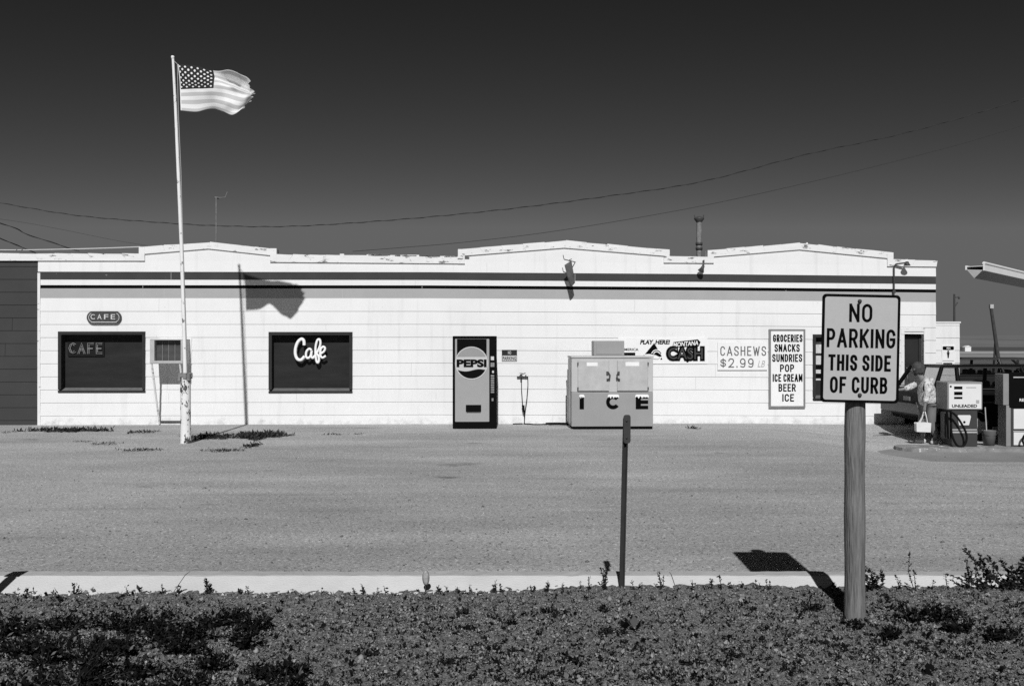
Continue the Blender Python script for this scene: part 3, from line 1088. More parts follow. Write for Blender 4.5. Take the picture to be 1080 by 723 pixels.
b.tube([(L(551.6, 425)[0], -.035, L(551, 427)[1]), (L(552.3, 433)[0], -.04, L(552, 434)[1])], [.03, .022], 8)
pts = [(L(552, 447)[0], -.08, zg + .015)]
for k in range(1, 40):
    f = k / 39
    pts.append((f * .98 + .02 + .02 * math.sin(17 * f), -.10 - .14 * math.sin(f * 5.5) ** 2 - .10 * f, zg + .013))
b.tube(pts, .012, 6)
pts = [(.75 + (.16 + .03 * math.sin(1.7 * w)) * math.cos(w) * 1.5, -.32 + .10 * math.sin(w), zg + .013 + .012 * w / 6.28) for w in np.linspace(0, 16, 60)]
b.tube(pts, .010, 6)
b.tube([(L(551, 447)[0], -.07, zg + .014), (-.12, -.10, zg + .014), (-.2, -.15, zg + .014)], .012, 6)
b.build('hose', M['rubber'], o)

# ice chest
YI = 19.35
P0 = at(646, 453.5, YI)
o = thing('ice_chest', 'wide grey two-door ice merchandiser with black snow-capped letters on its front', 'ice chest', (P0.x, P0.y, 0), YAW)
sc = YI / FPX
lx = lambda p: (p - 646) * sc
lz = lambda p: (453.5 - p) * sc
b = MB()
b.box(lx(602.7), lx(689), 0, .78, lz(450.6), lz(414.5), 0)
b.box(lx(602.7), lx(689), 0, .78, lz(414.5) + .002, lz(378.8), 1)
b.build('cabinet', [M['ice_low'], M['ice_high']], o, bevel=.01)
MB().box(lx(605), lx(688.6), .02, .76, .0, lz(450.7)).build('base', M['ink'], o)
MB().box(lx(602.2), lx(689.6), -.02, .78, lz(378.4), lz(376.2)).build('lid', M['ice_high'], o, bevel=.008)
MB().box(lx(601.5), lx(602.65), .22, .72, lz(448), lz(391)).build('side_panel', M['ice_low'], o, bevel=.006)
for (a, c, hx, s) in ((609.2, 642.3, 640.5, -1), (650.8, 683.4, 652.5, 1)):
    dz0, dz1 = lz(413), lz(380.6)
    dr = MB().box(lx(a), lx(c), -.035, -.002, dz0, dz1).build('door', M['ice_door'], o, bevel=.012)
    st = (lx(618.5), lx(630)) if s < 0 else (lx(659.5), lx(674))
    MB().box(st[0], st[1], -.038, -.0355, lz(386.8), lz(383 if s < 0 else 382.6)).build('sticker', M['board'], dr)
    g = MB()
    hh = lx(hx)
    g.box(hh - .025, hh + .012, -.06, -.035, lz(396), lz(392.5))
    g.tube([(hh - .01 * s, -.05, lz(393)), (hh - .045 * s, -.075, lz(396.5)), (hh - .04 * s, -.075, lz(399)), (hh - .0 * s, -.055, lz(401.5))], .013, 8)
    g.box(hh - .02, hh + .02, -.055, -.035, lz(402.5), lz(400))
    g.build('handle', M['steel'], dr)
    ex = lx(a if s < 0 else c)
    for q in (383, 409):
        MB().box(ex - .012, ex + .012, -.045, -.03, lz(q + 3), lz(q)).build('hinge', M['steel'], dr)
b = MB()
for ch, a, c in (('I', 611.2, 615.8), ('C', 638.8, 653.4), ('E', 670.6, 683.8)):
    z0, z1 = lz(432.2), lz(417.4)
    if ch == 'I':
        b.box(lx(a), lx(c), -.008, 0, z0, z1, 0)
    elif ch == 'C':
        cx_, cz_ = lx(646.6), (z0 + z1) / 2
        ro, ri = (z1 - z0) / 2, (z1 - z0) / 2 * .50
        aa = np.linspace(R(38), R(322), 22)
        for p, q in zip(aa[:-1], aa[1:]):
            b.prism([(cx_ + ri * math.cos(p), cz_ + ri * .95 * math.sin(p)), (cx_ + ro * math.cos(p), cz_ + ro * math.sin(p)),
                     (cx_ + ro * math.cos(q), cz_ + ro * math.sin(q)), (cx_ + ri * math.cos(q), cz_ + ri * .95 * math.sin(q))], -.008, 0, 0)
    else:
        t = (z1 - z0) * .24
        b.box(lx(a), lx(a) + .10, -.008, 0, z0, z1, 0)
        for zz in (z0, (z0 + z1 - t) / 2, z1 - t):
            b.box(lx(a) + .10, lx(c), -.008, 0, zz, zz + t, 0)
    # ragged snow on the tops
    n = 9
    ax_, cx2 = lx(a) - .010, lx(c) + .010
    zt = z1 + .012
    if ch == 'C':
        ax_, cx2 = ax_ + .05, cx2 - .02
    low = []
    for i in range(n):
        f = 1 - i / (n - 1)
        low.append((ax_ + (cx2 - ax_) * f, z1 - (.028 if i % 2 else .058) - .012 * math.sin(i * 2.3)))
    b.prism([(ax_, zt - .02)] + low[::-1] + [(cx2, zt - .02), (cx2 - .02, zt), (ax_ + .02, zt)], -.012, -.0085, 1)
b.build('lettering', [M['ink'], M['snow']], o)

P1 = at(641.3, 376.2, YI + .3)
o = tag(MB().box(-.3, .3, -.15, .25, 0, .295).build('equipment_box', M['ice_low'], None, (P1.x, P1.y, lz(376.2) + .001), YAW, bevel=.012),
        'plain grey steel box standing on top of the ice merchandiser', 'box')
MB().box(-.25, .25, -.16, -.1505, .03, .26).build('cover', M['ice_low'], o, bevel=.003)

# lottery banner
o, L = wall_obj('lottery_banner', 'white lottery banner with slanted black words and a dark peak emblem above the ice merchandiser', 'banner', 700, 370, .02)
x0, z1 = L(652, 356); x1, z0 = L(746, 383.5)
b = MB()
b.box(x0, x1, 0, .012, z0, z1, 0)
T = lambda s, a, p, c, q, mi=1, y=-.003, **k: b.text(s, L(a, p)[0], L(c, p)[0], L(a, q)[1], L(a, p)[1], y, mi, **k)
T('PLAY', 675, 358.2, 688.5, 363, weight=.045, slant=.18)
T('HERE!', 691, 358.2, 706, 363, weight=.045, slant=.18)
T('MERICA', 658.6, 367, 673.4, 369.8, weight=.02)
a = L(658, 375.6); c = L(670, 371.6)
b.box(a[0], c[0], -.003, 0, a[1], c[1], 1)
tri = [L(690, 361.5), L(698, 375.8), L(694.5, 376), L(690, 374), L(685, 373), L(680.2, 373.2)]
b.prism(tri, -.004, 0, 1)
for rr_, mi in ((6.2, 0), (5.2, 1), (4.2, 0), (3.1, 1)):
    cc = L(692.6, 374.2)
    k_ = abs(L(1, 0)[0] - L(0, 0)[0])
    b.disc(cc[0], cc[1], rr_ * k_, -.004 - .002 * (7 - rr_), mi, 20, R(20), R(165))
b.prism([L(677.3, 376), L(679.3, 373.8), L(680, 376)], -.004, 0, 1)
b.prism([L(696.3, 379), L(697.6, 376.8), L(698.6, 379)], -.004, 0, 1)
b.prism([L(684, 375), L(691, 374.2), L(696, 376.5), L(694, 378.5), L(686, 378)], -.016, -.014, 0)
# slanted word plate
pl = [L(709, 366.6), L(737, 365), L(738.8, 360.5), L(736, 357.7), L(710.3, 360.6)]
b.prism(pl, -.005, 0, 1)
b.text('MONTANA', L(710, 0)[0], L(736.4, 0)[0], L(0, 366)[1], L(0, 361)[1], -.009, 0, weight=.025, slant=.1, rise=.045)
# fat outlined letters
b.text('CASH', L(702.2, 0)[0], L(743.2, 0)[0], L(0, 381)[1], L(0, 364.6)[1], -.011, 1, weight=.115, depth=.01)
b.prism([L(722.5, 379.5), L(727.5, 379.5), L(725.5, 381.8), L(724.5, 381.8)], -.011, -.003, 1)
b.text('CASH', L(704.6, 0)[0], L(741, 0)[0], L(0, 379)[1], L(0, 366.6)[1], -.015, 2, weight=.01, depth=.003)
b.build('printed_panel', [M['board'], M['ink'], M['band_dark'], M['letter_grey']], o)

# cashews board
o, L = wall_obj('price_board', 'white hand-lettered cashew price board with a thin shadowed lower edge', 'sign', 783, 376, .035)
x0, z1 = L(757, 361); x1, z0 = L(809.3, 390)
b = MB()
b.box(x0, x1, 0, .022, z0, z1, 0)
for s, p0, p1, q0, q1 in (('CASHEWS', 759.7, 808, 365, 375.3), ('$2.99', 759.7, 794.8, 378, 388)):
    b.strokes(s, L(p0, 0)[0], L(p1, 0)[0], L(0, q1)[1], L(0, q0)[1], -.003, .023, 1, gap=.26)
b.text('LB', L(799, 0)[0], L(806, 0)[0], L(0, 387.5)[1], L(0, 380.5)[1], -.003, 2, slant=.25)
b.build('panel', [M['board'], M['letter_grey'], M['band_grey']], o)

# groceries board
o, L = wall_obj('goods_board', 'tall white board with a grey border listing goods in black capitals', 'sign', 830, 388.5, .045)
x0, z1 = L(811, 347); x1, z0 = L(849.4, 430)
b = MB()
b.box(x0, x1, 0, .03, z0, z1, 1)
t = .042
b.box(x0 + t, x1 - t, -.003, 0, z0 + t, z1 - t, 0)
for s, p0, p1, q0, q1 in (('GROCERIES', 815.2, 846.3, 352.3, 360.4), ('SNACKS', 816.8, 843.4, 362.7, 371.1), ('SUNDRIES', 814.4, 846, 373.4, 381.9),
                          ('POP', 822.6, 837.5, 384.6, 392.8), ('ICE CREAM', 814.8, 846.3, 395, 403.4), ('BEER', 821, 839.2, 405.6, 414),
                          ('ICE', 825, 837.4, 416.6, 424.8)):
    b.strokes(s, L(p0, 0)[0], L(p1, 0)[0], L(0, q1)[1], L(0, q0)[1], -.006, .027, 2)
b.build('panel', [M['board'], M['board_edge'], M['ink']], o)

# figure sign on the wing
o, L = wall_obj('figure_sign', 'small white plate with a black bar and figure on the right wing wall', 'sign', 1000, 374, -.33)
b = MB()
x0, z1 = L(993.5, 364.2); x1, z0 = L(1007, 385)
b.box(x0, x1, 0, .012, z0, z1, 0)
a = L(994.2, 368.8); c = L(1006, 365)
b.prism(rr(a[0], c[0], a[1], c[1], .02), -.004, 0, 1)
b.text('MEN', -.035, .045, a[1] + .02, c[1] - .02, -.006, 0, weight=.02)
cc = L(1000, 371)
b.disc(cc[0], cc[1] + .012, .02, -.004, 1, 14)
b.prism([(cc[0] - .032, cc[1] - .01), (cc[0] - .02, cc[1] - .06), (cc[0] - .012, cc[1] - .13), (cc[0] + .012, cc[1] - .13), (cc[0] + .02, cc[1] - .06), (cc[0] + .032, cc[1] - .01)], -.004, 0, 1)
a = L(994.8, 383.6); c = L(1004.2, 382.4)
b.box(a[0], c[0], -.004, 0, a[1], c[1], 1)
a = L(994, 380.6); c = L(1006, 379.8)
b.box(a[0], c[0], -.004, 0, a[1], c[1], 2)
b.build('plate', [M['board'], M['ink'], M['band_grey']], o)

# wall bracket with a faded hanging pennant
o, L = wall_obj('hanging_pennant', 'faded ragged pennant hanging from a wall bracket under the middle gable', 'flag', 600, 276, .30)
b = MB()
b.tube([(.16, .30, .02), (.02, 0, .02), (-.10, 0, .05)], .010, 6)
b.tube([(-.10, 0, .05), (-.12, 0, .14)], .008, 6)
b.tube([(-.02, 0, .02), (.06, 0, .06)], .009, 6)
b.build('bracket', M['steel'], o)
b = MB()
w = []
for j in range(9):
    f = j / 8
    c_ = -.02 + .10 * f
    hw = .075 - .03 * f
    for i in range(5):
        g_ = i / 4 - .5
        w.append((c_ + g_ * 2 * hw, .03 * math.sin(3 * g_ + 5 * f), -.02 + g_ * .10 - .46 * f))
b.add(w, [(j * 5 + i, j * 5 + i + 1, (j + 1) * 5 + i + 1, (j + 1) * 5 + i) for j in range(8) for i in range(4)], 0, True)
fl = b.build('cloth', paint('faded_pennant_cloth', .09, .9, .5, 7), o)
fl.modifiers.new('thickness', 'SOLIDIFY').thickness = .003

# fixtures along the roofline
o, L = wall_obj('flood_lamp', 'small dark floodlight hooked over the parapet below the stovepipe', 'lamp', 741.5, 281, .14)
b = MB()
b.tube([(.02, .14, .12), (.02, .0, .13), (.015, 0, .02)], .012, 6)
b.build('arm', M['steel'], o)
b = MB().lathe([(.0, .02), (.03, .02), (.035, -.03), (.07, -.11), (.06, -.115), (0, -.09)], 14)
b.build('shade', M['steel'], o).rotation_euler = (R(18), R(22), 0)
o, L = wall_obj('lamp_arm', 'thin dark lamp arm rising over the stripes near the right end of the store', 'lamp', 943, 290, .05)
b = MB()
a, zt = L(943, 281)
b.tube([(0, 0, L(943, 309)[1]), (0, 0, zt), (.03, -.02, zt + .05), L(953, 277.5)[0:1] + (-.10,) + L(953, 277.5)[1:]], .016, 8)
b.box(-.03, .03, -.01, .05, L(943, 309)[1], L(943, 306)[1])
b.build('pipe', M['steel'], o)
q = L(954, 277.5)
b = MB().lathe([(0, .03), (.03, .025), (.05, -.02), (.075, -.06), (.06, -.06), (0, -.03)], 14, 0, (q[0], -.12, q[1]))
b.build('shade', M['steel'], o)

# stovepipe and aerial on the roof
q = at(737.3, 285, 21.6)
o = thing('stovepipe', 'slim metal stovepipe with a cap rising behind the parapet', 'chimney', (q.x, q.y, 3.16))
k = 21.6 / FPX
zt = EYE + (HY - 230) * k - 3.16
b = MB().tube([(0, 0, 0), (0, 0, zt)], .058, 14)
b.build('pipe', M['rust'], o)
b = MB()
for zz in (EYE + (HY - 257) * k - 3.16, EYE + (HY - 262) * k - 3.16):
    b.lathe([(.059, zz - .03), (.075, zz - .03), (.075, zz + .03), (.059, zz + .03)], 14)
b.build('collar', M['steel'], o)
b = MB().lathe([(.06, zt - .09), (.11, zt - .02), (.11, zt + .0), (.05, zt + .03), (0, zt + .04)], 14)
b.tube([(-.09, 0, zt), (-.10, 0, zt + .07)], .01, 6).tube([(.09, 0, zt), (.10, 0, zt + .07)], .01, 6)
b.build('cap', M['steel'], o)
q = at(228, 262, 21.4)
o = thing('roof_aerial', 'spindly bent aerial on the roof above the left gable', 'aerial', (q.x, q.y, 3.16))
k = 21.4 / FPX
Z = lambda p: EYE + (HY - p) * k - 3.16
b = MB().tube([(0, 0, 0), (0, 0, Z(208))], .012, 6)
b.build('mast', M['rust'], o)
b = MB().tube([(-.02, 0, Z(208)), (.1, 0, Z(208.5)), (.2, 0, Z(208)), (.24, 0, Z(202.5))], .010, 6).tube([(-.05, 0, Z(208)), (.05, .05, Z(209))], .02, 6)
b.build('arm', M['rust'], o)

# ------------------------------------------------------------------ flagpole and flag
YP = 16.6
k = YP / FPX
base = at(196, 466.5, YP)
base.z = 0
o = thing('flagpole', 'tall chipped white flagpole in a thick white sleeve, leaning slightly left', 'flagpole', base)
lp = lambda px, py: ((px - 196) * k, EYE + (HY - py) * k)
b = MB()
b.tube([(0, 0, -.02), (-.004, 0, .4), (-.006, 0, .8), (lp(195.6, 395)[0], 0, lp(0, 395)[1])], [.09, .084, .086, .088], 18)
b.build('sleeve', M['pole'], o)
b = MB()
for i in range(9):
    w = 2 * math.pi * i / 9
    zz = lp(0, 395)[1]
    b.box(.085 * math.cos(w) - .028, .085 * math.cos(w) + .028, .085 * math.sin(w) - .02, .085 * math.sin(w) + .02, zz - .035 - .03 * (i % 3), zz + .02 + .012 * (i % 2))
b.build('collar', M['rust'], o).location.x = lp(195.6, 0)[0]
b = MB()
pp = [(196, 420), (194.5, 350), (191.5, 260), (188, 180), (185, 110), (182.4, 61)]
b.tube([(lp(*p)[0], 0, lp(*p)[1]) for p in pp], [.037, .035, .032, .028, .025, .021], 12)
b.build('mast', paint('white_mast_paint', 0.74, 0.6, 0.08, 5, fleck=0.10, fleck_v=0.2, fleck_scale=11, stretch=(1, 1, 0.7)), o)
t = lp(182.2, 60.5)
b = MB().lathe([(0, .03), (.024, .022), (.03, 0), (.024, -.025), (0, -.04)], 12, 0, (t[0], 0, t[1]))
b.build('finial', M['pole'], o)
b = MB().tube([(lp(*p)[0], -.02, lp(*p)[1]) for p in ((187.5, 68), (188.5, 118), (191.3, 180), (193.5, 260), (196, 350), (197.5, 392))], .006, 5)
b.tube([(lp(183, 64)[0], 0, lp(0, 64)[1]), (lp(187.5, 68)[0], -.02, lp(0, 68)[1])], .006, 5)
b.build('halyard', M['rope'], o)

rows = [(1.0, [(188, 68.5, 0), (207, 71, -6), (226, 75.5, -3), (243, 75.5, -5), (255, 79.5, -4), (263, 83, 0)]),
        (.80, [(189.2, 78, 0), (207, 81, -6), (227, 81.5, 1), (243, 86, 13), (257, 93, 17), (265, 96, 10)]),
        (.66, [(190, 86, 0), (207.5, 88, -5), (227.3, 86.5, -5), (244, 91, -7), (259, 97, -4), (267, 98, 1)]),
        (.46, [(190.4, 95, 0), (208, 94.5, -2), (226.5, 94.5, -3), (245, 97.5, -8), (259.5, 101.5, -6), (267.3, 99.5, 2)]),
        (.22, [(190.8, 106.5, 0), (208, 106, 3), (225, 105, 2), (242, 110, -8), (255, 113.5, -6), (263.5, 106, 2)]),
        (0.0, [(191.2, 117, 0), (207.5, 117.6, 5), (222, 113.5, 11), (236, 118.5, -2), (248, 122.3, -7), (257, 115, 0)])]


def crom(P, t):
    n = len(P) - 1
    i = min(int(t * n), n - 1)
    f = t * n - i
    a, p, q, e = P[max(i - 1, 0)], P[i], P[i + 1], P[min(i + 2, n)]
    return .5 * (2 * p + (q - a) * f + (2 * a - 5 * p + 4 * q - e) * f * f + (3 * p - a - 3 * q + e) * f ** 3)


NU, NV = 60, 36
tv = np.array([r[0] for r in rows])
cols = []
for iu in range(NU + 1):
    u = iu / NU
    cp = np.array([crom(np.array(r[1], float), u) for r in rows])
    cols.append(cp)
fv, uvs = [], []
for iv in range(NV + 1):
    v = iv / NV
    par = np.interp(v, tv[::-1], np.linspace(1, 0, 6))
    for iu in range(NU + 1):
        p = crom(cols[iu], par)
        u = iu / NU
        rip = (.016 * math.sin(u * 19 + v * 5) + .012 * math.sin(u * 11 - v * 16 + 1) + .008 * math.sin(u * 37 + v * 9)) * min(1, u * 1.6)
        fray = max(0, (u - .93) / .07) * (1.6 * math.sin(v * 41) + 1.1 * math.sin(v * 93 + 1) + .9 * math.sin(v * 23 + 2))
        fv.append(((p[0] + fray - 189.5) * k, p[2] / 100 + rip, (HY - p[1]) * k + EYE))
        uvs.append((u, v))
ff = [(j * (NU + 1) + i, j * (NU + 1) + i + 1, (j + 1) * (NU + 1) + i + 1, (j + 1) * (NU + 1) + i) for j in range(NV) for i in range(NU)]
b = MB()
b.add(fv, ff, 0, True)
fo = b.build('national_flag', M['flag_cloth'], None, (at(189.5, 90, YP).x, YP - .03, 0))
ul = fo.data.uv_layers.new(name='UVMap')
for lp_ in fo.data.loops:
    ul.data[lp_.index].uv = uvs[lp_.vertex_index]
tag(fo, 'stars and stripes flag blowing out from the top of the white pole', 'flag')
fo.modifiers.new('thickness', 'SOLIDIFY').thickness = .002

# ------------------------------------------------------------------ NO PARKING sign
YS = 5.5
k = YS / FPX
c = at(907.5, 367, YS)
px0 = 902.0
bx, by = at(902, 0, YS + .085).x, YS + .085
o = thing('parking_sign', 'rectangular no parking sign in black capitals on a weathered round wooden post', 'sign', (bx, by, .095))
LX = lambda p: (p - 540) * k - bx
LZ = lambda p: EYE + (HY - p) * k - .095
yf = YS - by
panel = MB()
panel.prism(rr(LX(866.3), LX(948.8), LZ(424.6), LZ(310.4), .022), yf, yf + .003, 1)
panel.prism(rr(LX(869.2), LX(945.9), LZ(421.7), LZ(313.3), .014), yf - .001, yf - .0001, 0)
for s, p0, p1, q0, q1, w in (('NO', 894.8, 919.2, 320.2, 339.6, .034), ('PARKING', 871.6, 944, 346.6, 366.6, .036), ('THIS SIDE', 873.8, 939.8, 374, 391, .036),
                             ('OF CURB', 876, 936.6, 397.2, 414.6, .036)):
    panel.strokes(s, LX(p0), LX(p1), LZ(q1), LZ(q0), yf - .002, .0153 if s != 'OF CURB' else .0150, 1)
po = panel.build('panel', [M['sign_face'], M['ink']], o)
po.rotation_euler.y = R(1.2)
cz = Vector((LX(907.5), yf, LZ(367)))
po.location = cz - (Matrix.Rotation(R(1.2), 3, 'Y') @ cz)
for q in ((906.5, 317.5), (906.5, 416.3)):
    g = MB().lathe([(0, -.012), (.008, -.011), (.011, -.006), (.011, 0)], 10, 0, (0, 0, 0), 'y')
    g.build('bolt', M['bolt'], o, (LX(q[0]), yf - .002, LZ(q[1])))
b = MB()
pts, rs = [], []
for i in range(26):
    f = i / 25
    pts.append((.002 * math.sin(9 * f) - .004 * (1 - f), .003 * math.sin(7 * f), -.1 + f * (LZ(316) + .1)))
    rs.append(.0575 + .0018 * math.sin(23 * f) - .003 * f)
b.tube(pts, rs, 28)
b.build('post', M['log'], o)

# ------------------------------------------------------------------ marker post
YD = 6.06
k = YD / FPX
q = at(655.8, 620, YD)
o = thing('marker_post', 'thin dark steel marker post with a narrow plate at its top, standing at the kerb', 'post', (q.x, YD, .14))
LX = lambda p: (p - 655.8) * k
LZ = lambda p: EYE + (HY - p) * k - .14
b = MB()
n = 12
lean = lambda z: LX(660) * z / LZ(440)
for i in range(n):
    a, c_ = -.12 + i * (LZ(441) + .12) / n, -.12 + (i + 1) * (LZ(441) + .12) / n
    for (p0, p1, y0, y1) in ((-.016, -.008, -.012, .01), (-.008, .008, .006, .010), (.008, .016, -.012, .01)):
        vs = [(p0 + lean(a), y0, a), (p1 + lean(a), y0, a), (p1 + lean(a), y1, a), (p0 + lean(a), y1, a),
              (p0 + lean(c_), y0, c_), (p1 + lean(c_), y0, c_), (p1 + lean(c_), y1, c_), (p0 + lean(c_), y1, c_)]
        b.add(vs, [(0, 3, 2, 1), (4, 5, 6, 7), (0, 1, 5, 4), (1, 2, 6, 5), (2, 3, 7, 6), (3, 0, 4, 7)])
b.build('post', M['post_steel'], o)
b = MB()
b.prism(rr(-.028, .028, 0, LZ(437) - LZ(467), .018, 5), -.006, 0)
b.build('plate', M['marker'], o, (LX(660.6), -.014, LZ(467)), R(38), bevel=.001)
for zz in (LZ(443), LZ(461)):
    g = MB().lathe([(0, -.010), (.006, -.009), (.008, -.004), (.008, 0)], 8, 0, (LX(660.2), -.02, zz), 'y')
    g.build('bolt', M['bolt'], o)

# another short post whose shadow enters at the left edge
o = thing('guard_post', 'short squat wooden guard post just past the left edge, seen by its shadow', 'post', (-3.13, 5.5, .09))
MB().tube([(0, 0, -.1), (0, 0, .66)], [.036, .034], 14).build('post', M['log'], o)
MB().box(-.055, .045, -.03, .03, .70, .80).tube([(0, 0, .66), (0, 0, .70)], .012, 10).build('reflector_box', M['steel'], o, bevel=.006)

# pale leaf-shaped marker at the kerb
q = at(448.5, 621, 6.0)
o = thing('marker_flag', 'tiny pale curled marker flag on a wire at the kerb', 'marker', (q.x, 6.0, .158))
k = 6.0 / FPX
MB().tube([(0, 0, -.02), (.002, 0, .06), (.006, 0, .115)], .003, 6).build('stem', M['steel'], o)
b = MB()
g = []
for j in range(9):
    f = j / 8
    hw = .022 * math.sin(math.pi * (.12 + .80 * f)) ** .6
    for i in range(5):
        s_ = i / 4 - .5
        g.append((.004 + s_ * 2 * hw, -.012 + .05 * s_ * s_ - .004 * f, .032 + .085 * f))
b.add(g, [(j * 5 + i, j * 5 + i + 1, (j + 1) * 5 + i + 1, (j + 1) * 5 + i) for j in range(8) for i in range(4)], 0, True)
fl = b.build('flag', paint('faded_marker_plastic', .33, .6, .5, 60), o)
fl.modifiers.new('thickness', 'SOLIDIFY').thickness = .002

# ------------------------------------------------------------------ pump island, pumps, bucket, canopy
YA = 17.4
ix0 = at(953, 0, YA).x
b = MB()
b.prism([(0, 0), (4.6, 0), (4.6, .7), (0, .7), (-.12, .55), (-.16, .35), (-.12, .15)], -.5, 0)
vs = [(x, z, -y) for (x, y, z) in b.v]
b.v = vs
isl = b.build('pump_island', M['island'], None, (ix0 + .16, YA, -.172 - .5), 0, bevel=.02)
tag(isl, 'low worn concrete island under the fuel pumps', 'island')


def pump(px0, px1, ptop, pbot, Yp, label):
    k = Yp / FPX
    c = (px0 + px1) / 2
    P = at(c, pbot, Yp)
    o = thing('fuel_pump', label, 'fuel pump', (P.x, Yp, -.17), 0)
    lx = lambda p: (p - c) * k
    lz = lambda p: (pbot - p) * k
    return o, lx, lz


o, lx, lz = pump(998, 1035.5, 402, 470, 17.75, 'low fuel pump with a white dial panel, dark body and looped black hose')
b = MB()
b.box(lx(1004), lx(1031), 0, .42, 0, lz(431))
b.build('body', M['pump_dark'], o, bevel=.012)
b = MB()
b.box(lx(998.5), lx(1035.5), -.03, .45, lz(431.3), lz(402))
b.build('head', M['pump_grey'], o, bevel=.015)
b = MB()
b.prism(rr(lx(1000), lx(1034), lz(430.2), lz(404.2), .01), -.036, -.031, 0)
for p, q in ((406.7, 409.6), (412.3, 415.7), (417.7, 419.8)):
    b.box(lx(1005.3), lx(1014), -.04, -.036, lz(q), lz(p), 1)
b.disc(lx(1001.8), lz(406.8), .018, -.04, 1, 12)
b.box(lx(1018), lx(1028.5), -.038, -.036, lz(408.4), lz(407.4), 2)
b.box(lx(1028.4), lx(1031.8), -.038, -.036, lz(424.6), lz(421), 2)
b.text('UNLEADED', lx(1003), lx(1029.5), lz(428.9), lz(425.6), -.039, 1, weight=.03)
b.build('dial_panel', [M['pump_white'], M['ink'], M['band_grey']], o)
b = MB()
b.prism([(lx(1011.5), lz(447.6)), (lx(1021.8), lz(447.6)), (lx(1024), lz(438.5)), (lx(1023), lz(437)), (lx(1010.6), lz(437)), (lx(1009.6), lz(438.5))], -.006, 0, 0)
b.disc(lx(1016.9), lz(444.4), .022, -.009, 1, 12)
b.build('badge', [M['pump_white'], M['ink']], o)
b = MB()
b.box(lx(1004) - .004, lx(1030) + .004, -.004, .4, lz(453), lz(451.8))
b.box(lx(1004) - .004, lx(1030) + .004, -.004, .4, lz(455.8), lz(454.2))
b.build('trim_stripe', M['alu'], o)
b = MB()
b.tube([(lx(a), -.12, lz(c)) for a, c in smooth([(999, 433), (1004, 436), (1010, 444), (1015.5, 455), (1016, 463), (1013, 468.5), (1007.5, 469), (1003.5, 464), (1000.5, 455), (1000, 444)])], .02, 8)
b.build('hose', M['rubber'], o)
b = MB()
b.box(lx(996.8), lx(1002.5), .02, .2, lz(462), lz(434))
b.build('nozzle_boot', M['pump_dark'], o, bevel=.01)
b = MB().tube([(lx(997), -.06, lz(432)), (lx(996.5), -.09, lz(441)), (lx(998), -.08, lz(456))], [.018, .028, .014], 8)
b.build('nozzle', M['black'], o)

o, lx, lz = pump(1058, 1098, 390, 467.5, 17.75, 'taller dark fuel pump with grey side pillar and white lower panel')
b = MB()
b.box(lx(1066), lx(1098), 0, .45, 0, lz(427))
b.build('body', M['pump_dark'], o, bevel=.012)
b = MB()
b.box(lx(1064), lx(1099), -.02, .47, lz(427) + .002, lz(390))
b.build('head', M['black'], o, bevel=.015)
b = MB()
b.box(lx(1057.8), lx(1063.9), -.01, .3, lz(424), lz(391))
b.box(lx(1061), lx(1066), -.008, .3, 0, lz(424.2))
b.build('side_pillar', M['pump_grey'], o, bevel=.008)
b = MB()
b.box(lx(1069), lx(1096), -.006, -.001, lz(449), lz(428), 0)
b.box(lx(1069), lx(1096), -.006, -.001, lz(466), lz(452.5), 0)
b.box(lx(1068.6), lx(1096), -.006, -.001, lz(452), lz(451), 1)
b.build('front_panel', [M['pump_white'], M['alu']], o)
b = MB()
b.box(lx(1068), lx(1096), -.028, -.021, lz(395.2), lz(394), 0)
b.text('REGULAR', lx(1074.5), lx(1094), lz(420), lz(417), -.026, 1, weight=.03)
b.build('dial_panel', [M['alu'], M['pump_white']], o)
b = MB()
b.tube([(lx(a), -.13, lz(c)) for a, c in smooth([(1100, 430), (1092, 446), (1082, 451), (1076, 456), (1075, 462), (1079, 467), (1088, 466)])], .02, 8)
b.build('hose', M['rubber'], o)

q = at(1043, 469, 17.95)
o = thing('bucket', 'dull grey squeegee bucket between the two fuel pumps', 'bucket', (q.x, 17.95, -.165))
b = MB().lathe([(0, 0), (.095, 0), (.125, .255), (.128, .265), (.115, .265), (.088, .03), (0, .03)], 20)
b.build('pail', M['bucket'], o)
b = MB().tube([(-.03, 0, .05), (-.07, .0, .68)], .011, 6).box(-.1, .06, -.012, .012, .035, .055)
b.build('squeegee', M['alu'], o)
b = MB().tube([(.125 * math.cos(w), -.06 - .05 * math.sin(w), .255 - .09 * math.sin(w)) for w in np.linspace(0, math.pi, 12)], .004, 5)
b.build('handle', M['steel'], o)

# canopy beam on an outside column
YC = 22.0
A0 = Vector((at(1030, 0, YC).x, YC, 0))
ad = Vector((1.55, 1.9, 0)).normalized()
an = Vector((ad.y, -ad.x, 0))                       # towards the camera side
o = thing('island_canopy', 'white-edged canopy beam with a dark V-shaped underside reaching in at the right edge', 'canopy', (A0.x, A0.y, 0), math.atan2(ad.y, ad.x))
zt = EYE + (HY - 281) * YC / FPX
zb = EYE + (HY - 293.3) * YC / FPX
Lc = 7.2
kc = YC / 14
b = MB()
